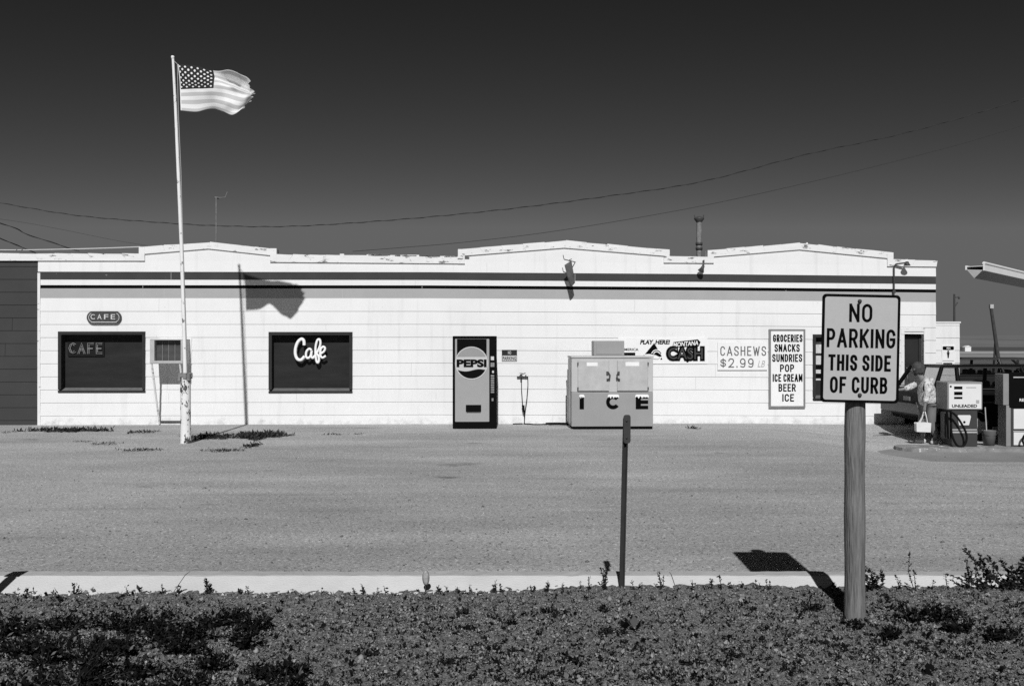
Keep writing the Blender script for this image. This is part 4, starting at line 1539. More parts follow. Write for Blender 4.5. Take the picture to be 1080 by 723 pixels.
# local x along the beam, -y towards the camera
b.box(0, Lc, -.105 * kc, -.085 * kc, zt - .06 * kc, zt + .035 * kc, 0)
b.tube([(0, -.095 * kc, zt + .045 * kc), (Lc, -.095 * kc, zt + .045 * kc)], .022 * kc, 8, 0)
b.box(0, Lc, .13 * kc, .15 * kc, zt - .04 * kc, zt + .02 * kc, 0)
b.box(0, Lc, -.085 * kc, .13 * kc, zt + .0, zt + .012, 0)
b.build('fascia', M['canopy_white'], o)
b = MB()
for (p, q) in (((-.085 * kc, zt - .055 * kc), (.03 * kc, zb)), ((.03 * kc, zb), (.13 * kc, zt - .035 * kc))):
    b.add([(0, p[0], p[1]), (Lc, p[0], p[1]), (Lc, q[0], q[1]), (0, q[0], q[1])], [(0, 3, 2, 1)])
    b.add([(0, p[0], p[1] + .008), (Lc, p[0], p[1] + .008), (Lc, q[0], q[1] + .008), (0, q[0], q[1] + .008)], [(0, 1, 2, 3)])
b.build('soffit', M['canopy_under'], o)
b = MB()
b.add([(-.004, -.085 * kc, zt - .05 * kc), (-.004, .13 * kc, zt - .035 * kc), (-.004, .03 * kc, zb)], [(0, 1, 2)])
b.add([(.004, -.085 * kc, zt - .05 * kc), (.004, .13 * kc, zt - .035 * kc), (.004, .03 * kc, zb)], [(2, 1, 0)])
b.build('end_plate', M['alu'], o)
b = MB().tube([(Lc - .6, .03, -.4), (Lc - .6, .03, zb + .06)], .08, 14)
b.build('column', M['pump_grey'], o)

# ------------------------------------------------------------------ cars


def make_car(name, label, loc, rz, body_m):
    o = thing(name, label, 'car', loc, rz)
    b = MB()
    # stations along x: (x, half width, z bottom, z belt)
    ST = [(.14, .84, .42, .86), (.2, .90, .34, .93), (.5, .93, .27, .95), (1.2, .95, .24, .96), (2.6, .955, .24, .955), (3.7, .95, .24, .94), (4.6, .93, .26, .90), (5.05, .90, .32, .86), (5.12, .84, .42, .80)]
    ring = []
    for x, hw, zb_, zt_ in ST:
        prof = [(-hw * .9, zb_), (-hw, zb_ + .12), (-hw, (zb_ + zt_) / 2 + .05), (-hw * .965, zt_ - .04), (-hw * .90, zt_), (0, zt_ + .02),
                (hw * .90, zt_), (hw * .965, zt_ - .04), (hw, (zb_ + zt_) / 2 + .05), (hw, zb_ + .12), (hw * .9, zb_)]
        ring.append([(x, y_, z_) for y_, z_ in prof])
    n = len(ring[0])
    vs = [p for r_ in ring for p in r_]
    fs = [(i * n + j, (i + 1) * n + j, (i + 1) * n + (j + 1) % n, i * n + (j + 1) % n) for i in range(len(ring) - 1) for j in range(n)]
    b.add(vs, fs, 0, False)
    b.add(ring[0], [tuple(range(n))[::-1]][::-1])
    b.add(ring[-1], [tuple(range(n))])
    b.build('body', body_m, o, bevel=.02)
    # greenhouse: posts and roof leave true window openings
    zb2, zr = .955, 1.375
    hb, hr = .86, .68
    g = MB()
    A = {'rb': .30, 'rt': .52, 'fb': 3.75, 'ft': 3.15}
    roofp = [(A['rt'], -hr), (A['ft'], -hr), (A['ft'], hr), (A['rt'], hr)]
    rp = [(A['rt'] - .03, -hr * .92), (A['rt'] + .25, -hr), (2.1, -hr * 1.02), (A['ft'] - .2, -hr), (A['ft'] + .03, -hr * .92), (A['ft'] + .03, hr * .92),
          (A['ft'] - .2, hr), (2.1, hr * 1.02), (A['rt'] + .25, hr), (A['rt'] - .03, hr * .92)]
    m_ = len(rp)
    g.add([(x, y_, zr - .02) for x, y_ in rp] + [(x + (2.1 - x) * .06, y_ * .9, zr + .03) for x, y_ in rp],
          [tuple(range(m_))[::-1], tuple(range(m_, 2 * m_))] + [(i, (i + 1) % m_, (i + 1) % m_ + m_, i + m_) for i in range(m_)])
    for s in (-1, 1):
        g.tube([(A['rb'], s * hb, zb2 - .02), (A['rt'], s * hr, zr)], [.045, .04], 8)
        g.tube([(.76, s * hb, zb2 - .02), (.80, s * hr, zr)], [.045, .04], 6)
        g.tube([(2.12, s * hb, zb2 - .02), (2.05, s * hr, zr)], [.045, .04], 8)
        g.tube([(A['fb'], s * hb, zb2 - .02), (A['ft'], s * hr, zr)], [.035, .035], 8)
    g.build('roof', body_m, o, bevel=.01)
    q = MB()
    e = .01
    for s in (-1, 1):
        q.add([(A['rb'] + .05, s * (hb - e), zb2), (A['fb'] - .05, s * (hb - e), zb2), (A['ft'] - .03, s * (hr - e), zr - .02), (A['rt'] + .03, s * (hr - e), zr - .02)], [(0, 1, 2, 3)])
    for (xb, xt) in ((A['rb'], A['rt']), (A['fb'], A['ft'])):
        q.add([(xb, -hb + .05, zb2), (xb, hb - .05, zb2), (xt, hr - .05, zr - .02), (xt, -hr + .05, zr - .02)], [(0, 1, 2, 3)])
    q.build('windows', M['glass'], o)
    tm = MB()
    for s in (-1, 1):
        tm.box(.22, 4.9, s * .957 - .006, s * .957 + .006, .70, .725)
        tm.tube([(A['rt'], s * (hr + .02), zr - .015), (A['ft'], s * (hr + .02), zr - .015)], .010, 6)
        tm.tube([(.36, s * (hb + .035), zb2 + .006), (3.6, s * (hb + .035), zb2 + .006)], .009, 6)
    tm.build('trim', M['steel'], o)
    MB().box(.128, .142, -.15, .15, .70, .78).build('number_plate', M['label_dim'], o)
    for xx in (1.75, 2.75):
        for s in (-.4, .4):
            MB().box(xx, xx + .14, s - .26, s + .26, .6, 1.08).build('seat', M['rubber'], o, bevel=.04)
    bp = MB().box(-.02, .14, -.93, .93, .47, .66)
    bp.box(.1, .5, -.965, -.935, .48, .62)
    bp.build('rear_bumper', M['chrome'], o, bevel=.03)
    MB().box(5.1, 5.25, -.92, .92, .42, .58).build('front_bumper', M['chrome'], o, bevel=.03)
    for s in (-1, 1):
        MB().box(.125, .15, s * .68 - .15, s * .68 + .15, .70, .83).build('tail_light', M['steel'], o, bevel=.01)
    for s, sx in ((-1, 1.05), (1, 1.05), (-1, 4.2), (1, 4.2)):
        w = MB().lathe([(.22, -.11), (.31, -.10), (.335, -.06), (.335, .06), (.31, .10), (.22, .11)], 28, 0, (0, 0, 0), 'y')
        wo = w.build('wheel', M['rubber'], o, (sx, s * .86, .335))
        h_ = MB().lathe([(0, -.085 * 1), (.06, -.095), (.12, -.075), (.2, -.085), (.225, -.10), (.225, .10), (0, .09)], 28, 0, (0, 0, 0), 'y')
        h_.build('hubcap', M['alu'], wo, None, 0 if s < 0 else math.pi)
    return o


cx0 = at(970, 0, 18.7).x
car = make_car('parked_car', 'dark station wagon parked between the fuel pumps and the store, woman at its rear', (cx0, 19.65, -.155), R(1.5), M['car'])
far = copy_tree(car)
far['label'] = 'dark car seen only by its roof, beyond the station wagon and the right wing'
far.location = (at(1008, 0, 26).x - 1.0, 26.5, -.10)
far.rotation_euler.z = R(3)
for ch in [x for x in bpy.data.objects if x.parent == far and x.name.split('.')[0] in ('body', 'roof')]:
    ch.data = ch.data.copy()
    ch.data.materials[0] = M['car_far']
far['group'] = car['group'] = 'dark cars by the store'

# ------------------------------------------------------------------ the woman


def skin(name, verts, edges, radii, m, parent, sub=2, root=0):
    me = bpy.data.meshes.new(name)
    me.from_pydata(verts, edges, [])
    ob = bpy.data.objects.new(name, me)
    C.objects.link(ob)
    sk = ob.modifiers.new('skin', 'SKIN')
    sk.use_smooth_shade = True
    for i, r_ in enumerate(radii):
        rr2 = r_ if isinstance(r_, tuple) else (r_, r_)
        me.skin_vertices[0].data[i].radius = rr2
        me.skin_vertices[0].data[i].use_root = (i == root)
    sb = ob.modifiers.new('sub', 'SUBSURF')
    sb.levels = sb.render_levels = sub
    bpy.context.view_layer.update()
    dg = bpy.context.evaluated_depsgraph_get()
    me2 = bpy.data.meshes.new_from_object(ob.evaluated_get(dg))
    bpy.data.objects.remove(ob)
    for p in me2.polygons:
        p.use_smooth = True
    me2.materials.clear()
    me2.materials.append(m)
    o2 = bpy.data.objects.new(name, me2)
    C.objects.link(o2)
    o2.parent = parent
    return o2


YW = 18.35
k = YW / FPX
wz0 = lot_z(at(979, 0, YW).x, YW)
per = thing('person', 'stooping woman in patterned blouse and dark trousers reaching over the car, handbag in hand', 'person', (at(979, 0, YW).x, YW, wz0))
V = lambda px, py, y=0.0: ((px - 979) * k, y, EYE + (HY - py) * k - wz0)
J = {'pelvis': V(979.5, 427, 0), 'waist': V(978.5, 417, 0), 'chest': V(977, 405, 0), 'neck': V(971.5, 398, 0), 'headb': V(969, 394.5), 'head': V(966.8, 389.5), 'headt': V(966, 386),
     'shl': V(974, 401.5, .14), 'ell': V(963, 409, .17), 'wrl': V(954.5, 411, .16), 'hal': V(951, 411.5, .15),
     'shr': V(976, 401.5, -.15), 'elr': V(973.5, 415.5, -.19), 'wrr': V(970.8, 427.5, -.19), 'har': V(970.2, 431.5, -.19),
     'hpl': V(978, 430, .085), 'knl': V(974.5, 446, .09), 'anl': V(976, 460.5, .09), 'tol': V(969, 463.8, .10),
     'hpr': V(980.5, 430, -.085), 'knr': V(979.5, 446, -.10), 'anr': V(985.5, 460, -.10), 'tor': V(979.5, 464.3, -.11)}
names = list(J)
ed = [('pelvis', 'waist'), ('waist', 'chest'), ('chest', 'neck'), ('neck', 'headb'), ('headb', 'head'), ('head', 'headt'), ('chest', 'shl'), ('shl', 'ell'), ('ell', 'wrl'), ('wrl', 'hal'),
      ('chest', 'shr'), ('shr', 'elr'), ('elr', 'wrr'), ('wrr', 'har'), ('pelvis', 'hpl'), ('hpl', 'knl'), ('knl', 'anl'), ('anl', 'tol'), ('pelvis', 'hpr'), ('hpr', 'knr'), ('knr', 'anr'), ('anr', 'tor')]
rad = {'pelvis': .125, 'waist': .11, 'chest': .12, 'neck': .05, 'headb': .06, 'head': .088, 'headt': .07, 'shl': .055, 'ell': .04, 'wrl': .027, 'hal': .03, 'shr': .055, 'elr': .04, 'wrr': .027, 'har': .03,
       'hpl': .085, 'knl': .058, 'anl': .04, 'tol': .03, 'hpr': .085, 'knr': .058, 'anr': .04, 'tor': .03}
# each hand gets fingers and a thumb
for side, wr, ha in (('l', 'wrl', 'hal'), ('r', 'wrr', 'har')):
    d = (Vector(J[ha]) - Vector(J[wr])).normalized()
    s_ = Vector((0, 1, 0))
    dn = Vector((-.35, 0, -.5)) if side == 'l' else Vector((-.6, 0, -.1))
    for f in range(4):
        base_ = Vector(J[ha]) + s_ * (.021 * (f - 1.5)) + d * .02
        L_ = (.045, .055, .05, .038)[f]
        m1, m2 = base_ + d * L_ * .6, base_ + d * L_ * .9 + dn * L_ * .7
        for nm, p, r_ in ((f'{side}{f}a', m1, .0095), (f'{side}{f}b', m2, .008)):
            J[nm] = tuple(p); rad[nm] = r_
        ed += [(ha, f'{side}{f}a'), (f'{side}{f}a', f'{side}{f}b')]
    th = Vector(J[wr]) * .4 + Vector(J[ha]) * .6 + s_ * -.035
    J[f'{side}t'] = tuple(th); rad[f'{side}t'] = .011
    J[f'{side}u'] = tuple(th + d * .04 + s_ * -.006); rad[f'{side}u'] = .009
    ed += [(ha, f'{side}t'), (f'{side}t', f'{side}u')]
names = list(J)
body = skin('body', [J[n_] for n_ in names], [(names.index(a), names.index(b_)) for a, b_ in ed], [rad[n_] for n_ in names], M['skin'], per)
# face and hair
hd = Vector(J['head'])
f = MB()
f.tube([hd + Vector((-.075, 0, .005)), hd + Vector((-.112, 0, -.02)), hd + Vector((-.085, 0, -.028))], [.012, .016, .012], 8)
for s in (-1, 1):
    f.lathe([(0, .012), (.009, .008), (.012, 0), (.009, -.008), (0, -.012)], 8, 1, tuple(hd + Vector((-.078, s * .034, .018))))
    f.lathe([(0, .03), (.012, .02), (.014, 0), (.01, -.02), (0, -.03)], 8, 0, tuple(hd + Vector((.005, s * .088, -.005))))
f.tube([hd + Vector((-.074, -.025, -.056)), hd + Vector((-.086, 0, -.058)), hd + Vector((-.074, .025, -.056))], .007, 6, 1)
f.build('face', [M['skin'], M['hair']], per)
hv, hf = [], []
for j in range(15):
    th = math.pi * j / 14
    for i in range(24):
        ph = 2 * math.pi * i / 24
        n_ = Vector((math.sin(th) * math.cos(ph), math.sin(th) * math.sin(ph), math.cos(th)))
        rr_ = .120 + .011 * math.sin(5 * ph + 3 * th) + .007 * math.sin(8 * th + 2 * ph) + .005 * math.sin(11 * ph)
        p = hd + Vector((.022, 0, .012)) + Vector((n_.x * rr_, n_.y * rr_ * .95, n_.z * rr_ * 1.02))
        if n_.x < -.62 and n_.z < .45:                        # leave the face free
            p = hd + Vector((.0, 0, 0)) + Vector((n_.x * .07, n_.y * .08, n_.z * .09))
        hv.append(p)
for j in range(14):
    for i in range(24):
        hf.append((j * 24 + i, (j + 1) * 24 + i, (j + 1) * 24 + (i + 1) % 24, j * 24 + (i + 1) % 24))
MB().add(hv, hf, 0, True).build('hair', M['hair'], per)
bn = ['pelvis', 'waist', 'chest', 'neck', 'shl', 'ell', 'wl', 'shr', 'elr', 'wr']
BJ = dict(J)
lerp = lambda a, b_, t: tuple(Vector(a) * (1 - t) + Vector(b_) * t)
BJ['pelvis'] = V(979.5, 430)
BJ['neck'] = lerp(J['chest'], J['neck'], .75)
BJ['wl'], BJ['wr'] = lerp(J['ell'], J['wrl'], .75), lerp(J['elr'], J['wrr'], .75)
be = [('pelvis', 'waist'), ('waist', 'chest'), ('chest', 'neck'), ('chest', 'shl'), ('shl', 'ell'), ('ell', 'wl'), ('chest', 'shr'), ('shr', 'elr'), ('elr', 'wr')]
br = {'pelvis': .185, 'waist': .18, 'chest': .175, 'neck': .075, 'shl': .078, 'ell': .062, 'wl': .055, 'shr': .078, 'elr': .062, 'wr': .055}
skin('blouse', [BJ[n_] for n_ in bn], [(bn.index(a), bn.index(b_)) for a, b_ in be], [br[n_] for n_ in bn], M['blouse'], per)
tn = ['pelvis', 'hpl', 'knl', 'al', 'hpr', 'knr', 'ar']
TJ = dict(J)
TJ['al'], TJ['ar'] = lerp(J['knl'], J['anl'], .88), lerp(J['knr'], J['anr'], .88)
te = [('pelvis', 'hpl'), ('hpl', 'knl'), ('knl', 'al'), ('pelvis', 'hpr'), ('hpr', 'knr'), ('knr', 'ar')]
tr = {'pelvis': .135, 'hpl': .10, 'knl': .082, 'al': .07, 'hpr': .105, 'knr': .082, 'ar': .07}
skin('trousers', [TJ[n_] for n_ in tn], [(tn.index(a), tn.index(b_)) for a, b_ in te], [tr[n_] for n_ in tn], M['trousers'], per)
for s in 'lr':
    a, t_ = Vector(J['an' + s]), Vector(J['to' + s])
    heel = Vector((a.x + .05, a.y, .035))
    toe = Vector((t_.x - .02, t_.y, .028))
    skin('shoe', [tuple(heel), tuple((heel + toe) / 2 + Vector((0, 0, .012))), tuple(toe)], [(0, 1), (1, 2)], [.042, .05, .04], M['shoe'], per)

# handbag
q = Vector(V(968.5, 449, -.2)) + Vector(per.location)
hb = thing('handbag', 'cream handbag hanging by its straps from the stooping woman\'s hand', 'handbag', tuple(q))
b = MB()
b.prism([(-.13, -.085), (.125, -.095), (.135, .075), (.06, .085), (-.06, .085), (-.135, .08)], -.05, .05)
b.build('pouch', M['bag'], hb, bevel=.03, seg=3)
hr_ = Vector(V(970.2, 432.5, -.19)) - Vector(V(968.5, 449, -.2))
for yy in (-.025, .03):
    b = MB()
    b.tube([(-.06, yy, .08), (hr_.x - .04, yy * .5, hr_.z * .6), (hr_.x - .012, 0, hr_.z), (hr_.x + .012, 0, hr_.z), (hr_.x + .035, yy * .5, hr_.z * .6), (.075, yy, .08)], .008, 6)
    b.build('strap', M['bag'], hb)

# ------------------------------------------------------------------ poles, wires, far things
q = at(1006.5, 365, 90)
o = thing('utility_pole', 'thin far utility pole rising behind the right wing', 'utility pole', (q.x, 90, 0))
kk = 90 / FPX
zt = EYE + (HY - 310) * kk
MB().tube([(0, 0, -.1), (0, 0, zt)], [.11, .08], 10).build('pole', M['wood_pole'], o)
b = MB().tube([(.1, 0, zt - .3), (.45, 0, zt - .25)], .05, 6).lathe([(0, .12), (.09, .08), (.09, -.12), (0, -.16)], 8, 0, (.42, 0, zt - .3)).tube([(.05, 0, zt - 1.1), (.3, 0, zt - .75)], .06, 6)
b.build('insulator', M['steel'], o)
kk = 40 / FPX
q0, q1 = at(1057.5, 407, 40), at(1045, 323, 40)
o = thing('leaning_pole', 'dark leaning pole with a brace standing in the field beyond the pumps', 'pole', (q0.x, 40, 0))
MB().tube([(0, 0, -.1), (q1.x - q0.x, 0, q1.z)], [.085, .06], 10).build('pole', M['wood_pole'], o)
b = MB().tube([(at(1050.5, 407, 40).x - q0.x, .3, -.1), (at(1050, 356, 40).x - q0.x, 0, at(0, 356, 40).z)], .045, 8)
b.build('brace', M['wood_pole'], o)
b = MB().box(-.05, .09, -.06, .06, -.08, .08)
b.build('fitting', M['alu'], o, (q1.x - q0.x, 0, q1.z))
q = at(1073.5, 400, 34)
o = tag(MB().tube([(0, 0, -.1), (0, 0, 1.15)], [.05, .045], 8).box(-.06, .06, -.06, .06, 1.15, 1.2).build('fence_post', M['wood_pole'], None, (q.x, 34, 0)), 'short dark fence post in the field above the tall pump', 'post')
q = at(1021, 372, 280)
o = thing('shed', 'tiny white shed far off in the fields beside the right wing', 'shed', (q.x, 280, -.1))
MB().box(-.85, .85, 0, 1.6, 0, 1.25).build('wall', M['shed'], o)
MB().prism([(-1, 1.25), (1, 1.25), (0, 1.7)], -.1, 1.7).build('roof', M['shed'], o)


def wire(name, label, pts, r, m=None, twist=False):
    """pts: (px, py, depth); smooth curve hung through them"""
    P = [np.array(at(*p)) for p in pts]
    out = []
    n = len(P) - 1
    for i in range(n * 10 + 1):
        out.append(crom(P, min(i / (n * 10), .99999)))
    b = MB()
    b.tube(out, r, 6)
    if twist:                                       # a second strand wound loosely round the first
        w, o2 = 0.0, []
        L_ = 0.0
        for i in range(len(out) - 1):
            a, c_ = Vector(out[i]), Vector(out[i + 1])
            seg = max(1, int((c_ - a).length / .06))
            for j in range(seg):
                p = a.lerp(c_, j / seg)
                L_ += (c_ - a).length / seg
                w = L_ * 2 * math.pi / .75
                o2.append(p + Vector((0, math.cos(w), math.sin(w))) * r * 1.9)
        b.tube(o2, r * .9, 5)
    return tag(b.build(name, m or M['wire']), label, 'cable')


wire('cable', 'long twisted cable sagging across the sky from far left to upper right',
     [(-140, 190, 27), (0, 214, 27), (80, 227, 27), (160, 234, 26.6), (230, 238, 26), (310, 238.5, 25.5), (420, 231.5, 25), (530, 221, 24.6), (640, 207, 24), (740, 191.5, 23.5), (850, 163, 23), (960, 139, 22.5), (1080, 104, 22), (1250, 45, 21)], .0065, twist=True)
wire('cable', 'thin lower cable rising from the roof edge to the right of the sky',
     [(372, 265, 21.3), (430, 260.5, 21.6), (490, 255.3, 21.9), (590, 243, 22.2), (728, 219.5, 22.4), (850, 193, 22.2), (960, 166, 22.0), (1050, 141, 21.8), (1250, 78, 21.4)], .006)
wire('cable', 'upper of two twisted cables slanting down to the roof at the far left',
     [(-160, 186, 18), (0, 235, 20.0), (30, 247.5, 20.6), (84, 265, 21.2)], .0065, twist=True)
wire('cable', 'lower twisted cable slanting down to the roof at the far left corner',
     [(-160, 180, 17), (0, 251, 20.2), (20, 259.5, 20.7), (38, 266.5, 21.1)], .0065, twist=True)
wire('cable', 'faint thin cable crossing the lower left sky behind the flagpole',
     [(-140, 214, 26), (0, 231, 26), (60, 241, 26), (125, 254, 26), (180, 262.5, 26)], .004)
wire('cable', 'pale cable strung low along the roof edge left of the first gable',
     [(-140, 262.5, 20.8), (0, 263.6, 20.7), (45, 263.3, 20.7), (100, 262, 20.6), (148, 260.3, 20.5)], .013, M['wire_pale'])

# ------------------------------------------------------------------ plants


def leaf_quads(cen, size, tilt, wd=(.22, .42)):
    """numpy: small leaf-shaped quads around centres"""
    n = len(cen)
    a = rng.uniform(0, 2 * math.pi, n)
    el = rng.normal(tilt, .5, n)
    d = np.stack([np.cos(a) * np.cos(el), np.sin(a) * np.cos(el), np.sin(el)], 1)
    s = np.stack([-np.sin(a), np.cos(a), np.zeros(n)], 1)
    roll = rng.normal(0, .6, n)
    up = np.cross(d, s)
    s = s * np.cos(roll)[:, None] + up * np.sin(roll)[:, None]
    L_ = (size * rng.uniform(.6, 1.4, n))[:, None]
    W = L_ * rng.uniform(wd[0], wd[1], n)[:, None]
    p0 = cen
    p1 = cen + d * L_ * .5 + s * W
    p2 = cen + d * L_
    p3 = cen + d * L_ * .5 - s * W
    v = np.stack([p0, p1, p2, p3], 1).reshape(-1, 3)
    f = np.arange(n * 4).reshape(-1, 4)
    return v, f


def np_mesh(name, v, f, m):
    me = bpy.data.meshes.new(name)
    me.vertices.add(len(v))
    me.vertices.foreach_set('co', np.asarray(v, np.float32).ravel())
    me.loops.add(f.size)
    me.loops.foreach_set('vertex_index', f.astype(np.int32).ravel())
    me.polygons.add(len(f))
    me.polygons.foreach_set('loop_start', np.arange(0, f.size, f.shape[1], dtype=np.int32))
    me.polygons.foreach_set('loop_total', np.full(len(f), f.shape[1], dtype=np.int32))
    me.materials.append(m)
    me.update(calc_edges=True)
    me.validate()
    o = bpy.data.objects.new(name, me)
    C.objects.link(o)
    return o


vz = np.vectorize(verge_z)
# ground cover: thousands of little rosettes of leaves over the verge
n0 = 78000
cx_ = rng.uniform(-4.6, 4.6, n0)
cy_ = rng.uniform(3.6, 6.04, n0)
dens = .5 + .5 * np.sin(cx_ * 2.1 + 1.3 * np.sin(cy_ * 3)) * np.sin(cy_ * 4.3 + cx_)
keep = rng.uniform(0, 1, n0) < (.45 + .55 * dens) * np.clip((6.1 - cy_) / .35, .15, 1)
cx_, cy_ = cx_[keep], cy_[keep]
cz_ = vz(cx_, cy_)
per_r = 6
cen = np.repeat(np.stack([cx_, cy_, cz_], 1), per_r, 0)
sz = np.repeat(rng.lognormal(-4.75, .38, len(cx_)), per_r)
cen += rng.normal(0, .4, cen.shape) * sz[:, None] * np.array([1, 1, 0.0])
cen[:, 2] += rng.uniform(-.002, .75, len(cen)) * sz
nz = np.sin(cx_ * 5.1 + 2 * np.sin(cy_ * 7.7)) * np.sin(cy_ * 9.3 + 1.7 * np.sin(cx_ * 3.3)) + .7 * np.sin(cx_ * 13 + cy_ * 5) * np.sin(cy_ * 17 - cx_ * 6)
left = np.clip((-.9 - cx_ * 1.0) / 1.2, 0, 1) * np.clip((5.75 - cy_) / .3, 0, 1)
right = np.clip((cx_ - 1.7) / .8, 0, 1)
dk = np.repeat(rng.uniform(0, 1, len(cx_)) < .20 + .18 * np.clip((5.9 - cy_) / 1.3, 0, 1) + .30 * np.clip(nz - .35, 0, 1) + .30 * left * (nz > -.3) + .12 * right, per_r)
v, f = leaf_quads(cen[~dk], sz[~dk], .35)
gc = np_mesh('ground_cover', v, f, M['cover'])
gc['kind'] = 'stuff'
v, f = leaf_quads(cen[dk], sz[dk] * 1.2, .6)
gc = np_mesh('dark_ground_cover', v, f, M['bush'])
gc['kind'] = 'stuff'
# pebbles and clods between them
n1 = 45000
px_ = rng.uniform(-4.6, 4.6, n1)
py_ = rng.uniform(3.6, 6.06, n1)
pz_ = vz(px_, py_)
r1 = rng.lognormal(-5.5, .45, n1)
oct_v = np.array([(1, 0, 0), (0, 1, 0), (-1, 0, 0), (0, -1, 0), (0, 0, .8), (0, 0, -.8)])
oct_f = np.array([(0, 1, 4), (1, 2, 4), (2, 3, 4), (3, 0, 4), (1, 0, 5), (2, 1, 5), (3, 2, 5), (0, 3, 5)])
jit = rng.uniform(.6, 1.3, (n1, 6, 1))
V_ = np.stack([px_, py_, pz_ + r1 * .3], 1)[:, None, :] + oct_v[None] * r1[:, None, None] * jit
F_ = (oct_f[None] + (np.arange(n1) * 6)[:, None, None]).reshape(-1, 3)
gp = np_mesh('gravel', V_.reshape(-1, 3), F_, leaf_mat('verge_pebble', .07, .24))
gp['kind'] = 'stuff'
# loose stones on the lot close to the kerb
n2 = 7000
px_ = rng.uniform(-7, 7, n2)
py_ = 6.42 + rng.gamma(1.3, 1.8, n2)
r1 = rng.lognormal(-5.3, .4, n2)
jit = rng.uniform(.6, 1.3, (n2, 6, 1))
V_ = np.stack([px_, py_, r1 * .2 + .001], 1)[:, None, :] + oct_v[None] * r1[:, None, None] * jit
F_ = (oct_f[None] + (np.arange(n2) * 6)[:, None, None]).reshape(-1, 3)
gp = np_mesh('lot_gravel', V_.reshape(-1, 3), F_, leaf_mat('lot_pebble', .08, .22))
gp['kind'] = 'stuff'


def shrub(name, px, py, wpx, hpx, label, group, n=420, leaf=.028, m='bush'):
    """a low leafy clump rooted where the photograph shows it on the verge"""
    Y = FPX * (EYE - .105) / (py - HY)
    c = at(px, py, Y)
    k = Y / FPX
    w, h = wpx * k / 2, hpx * k
    ns = 15
    st = MB()
    cs = []
    for i in range(ns):
        a = rng.uniform(0, 2 * math.pi)
        rr_ = rng.uniform(.2, 1) ** .7 * rng.choice([1, 1, 1.35])
        tip = Vector((math.cos(a) * w * rr_, math.sin(a) * w * .55 * rr_, h * (1.1 - .5 * min(rr_, 1)) * rng.uniform(.5, 1.15)))
        mid_ = tip * .5 + Vector((0, 0, h * .12))
        st.tube([(0, 0, -.01), mid_, tip], [.004, .003, .0015], 4)
        for t_ in rng.uniform(.15, 1.05, n // ns):
            p = (mid_ * (t_ * 2) if t_ < .5 else mid_.lerp(tip, t_ * 2 - 1))
            cs.append(np.array(p) + rng.normal(0, 1, 3) * np.array([w * .075, w * .06, h * .07]))
    cs = np.array(cs)
    cs[:, 2] = np.maximum(cs[:, 2], .004)
    o = thing(name, label, 'weed', (c.x, Y, verge_z(c.x, Y) - .004), 0, group)
    st.build('stem', M['weed'], o)
    v, f = leaf_quads(cs, leaf * rng.uniform(.45, 1.15, len(cs)), .45, (.16, .34))
    lo = np_mesh('leaves', v, f, M[m])
    lo.parent = o
    return o


for (px, py, w, h) in ((5, 672, 60, 30), (48, 705, 60, 34), (110, 690, 46, 22), (76, 738, 120, 60), (180, 735, 80, 40), (228, 705, 40, 22), (172, 678, 40, 20), (268, 664, 40, 24), (220, 660, 44, 16), (300, 735, 60, 34), (22, 690, 70, 34), (70, 664, 70, 20), (92, 718, 90, 46), (130, 662, 60, 22), (165, 662, 56, 28), (192, 690, 52, 24), (243, 658, 42, 22), (258, 684, 44, 32), (205, 674, 46, 22),
                       (135, 690, 50, 18), (30, 730, 70, 30), (282, 718, 44, 20), (150, 715, 40, 16), (310, 712, 34, 14)):
    shrub('weed_clump', px, py, w * 1.1, h, 'low dark leafy weed clump sprawling on the left part of the verge', 'weed clumps on the left verge', n=520)
for (px, py, w, h) in ((962, 656, 50, 26), (992, 654, 46, 22), (940, 672, 24, 16), (1012, 668, 40, 16), (1052, 676, 44, 18)):
    shrub('weed_clump', px, py, w, h, 'dark leafy weed clump on the verge right of the wooden sign post', 'weed clumps right of the sign post', n=420)
shrub('weed_clump', 906, 663, 20, 12, 'small dark weed tuft at the foot of the wooden sign post', None, n=160, leaf=.022)
shrub('weed_clump', 856, 646, 30, 14, 'small dark weed tuft in the shadow left of the wooden sign post', None, n=180, leaf=.02)
for (px, py, w, h) in ((575, 648, 16, 8), (637, 646, 18, 9), (665, 656, 20, 9), (470, 700, 26, 8), (640, 668, 22, 9), (600, 712, 30, 9), (540, 660, 14, 7), (730, 700, 26, 8), (775, 690, 30, 9), (390, 690, 26, 8)):
    shrub('weed_clump', px, py, w, h, 'tiny dark weed tuft on the bare middle of the verge', 'tiny weed tufts mid verge', n=90, leaf=.02)


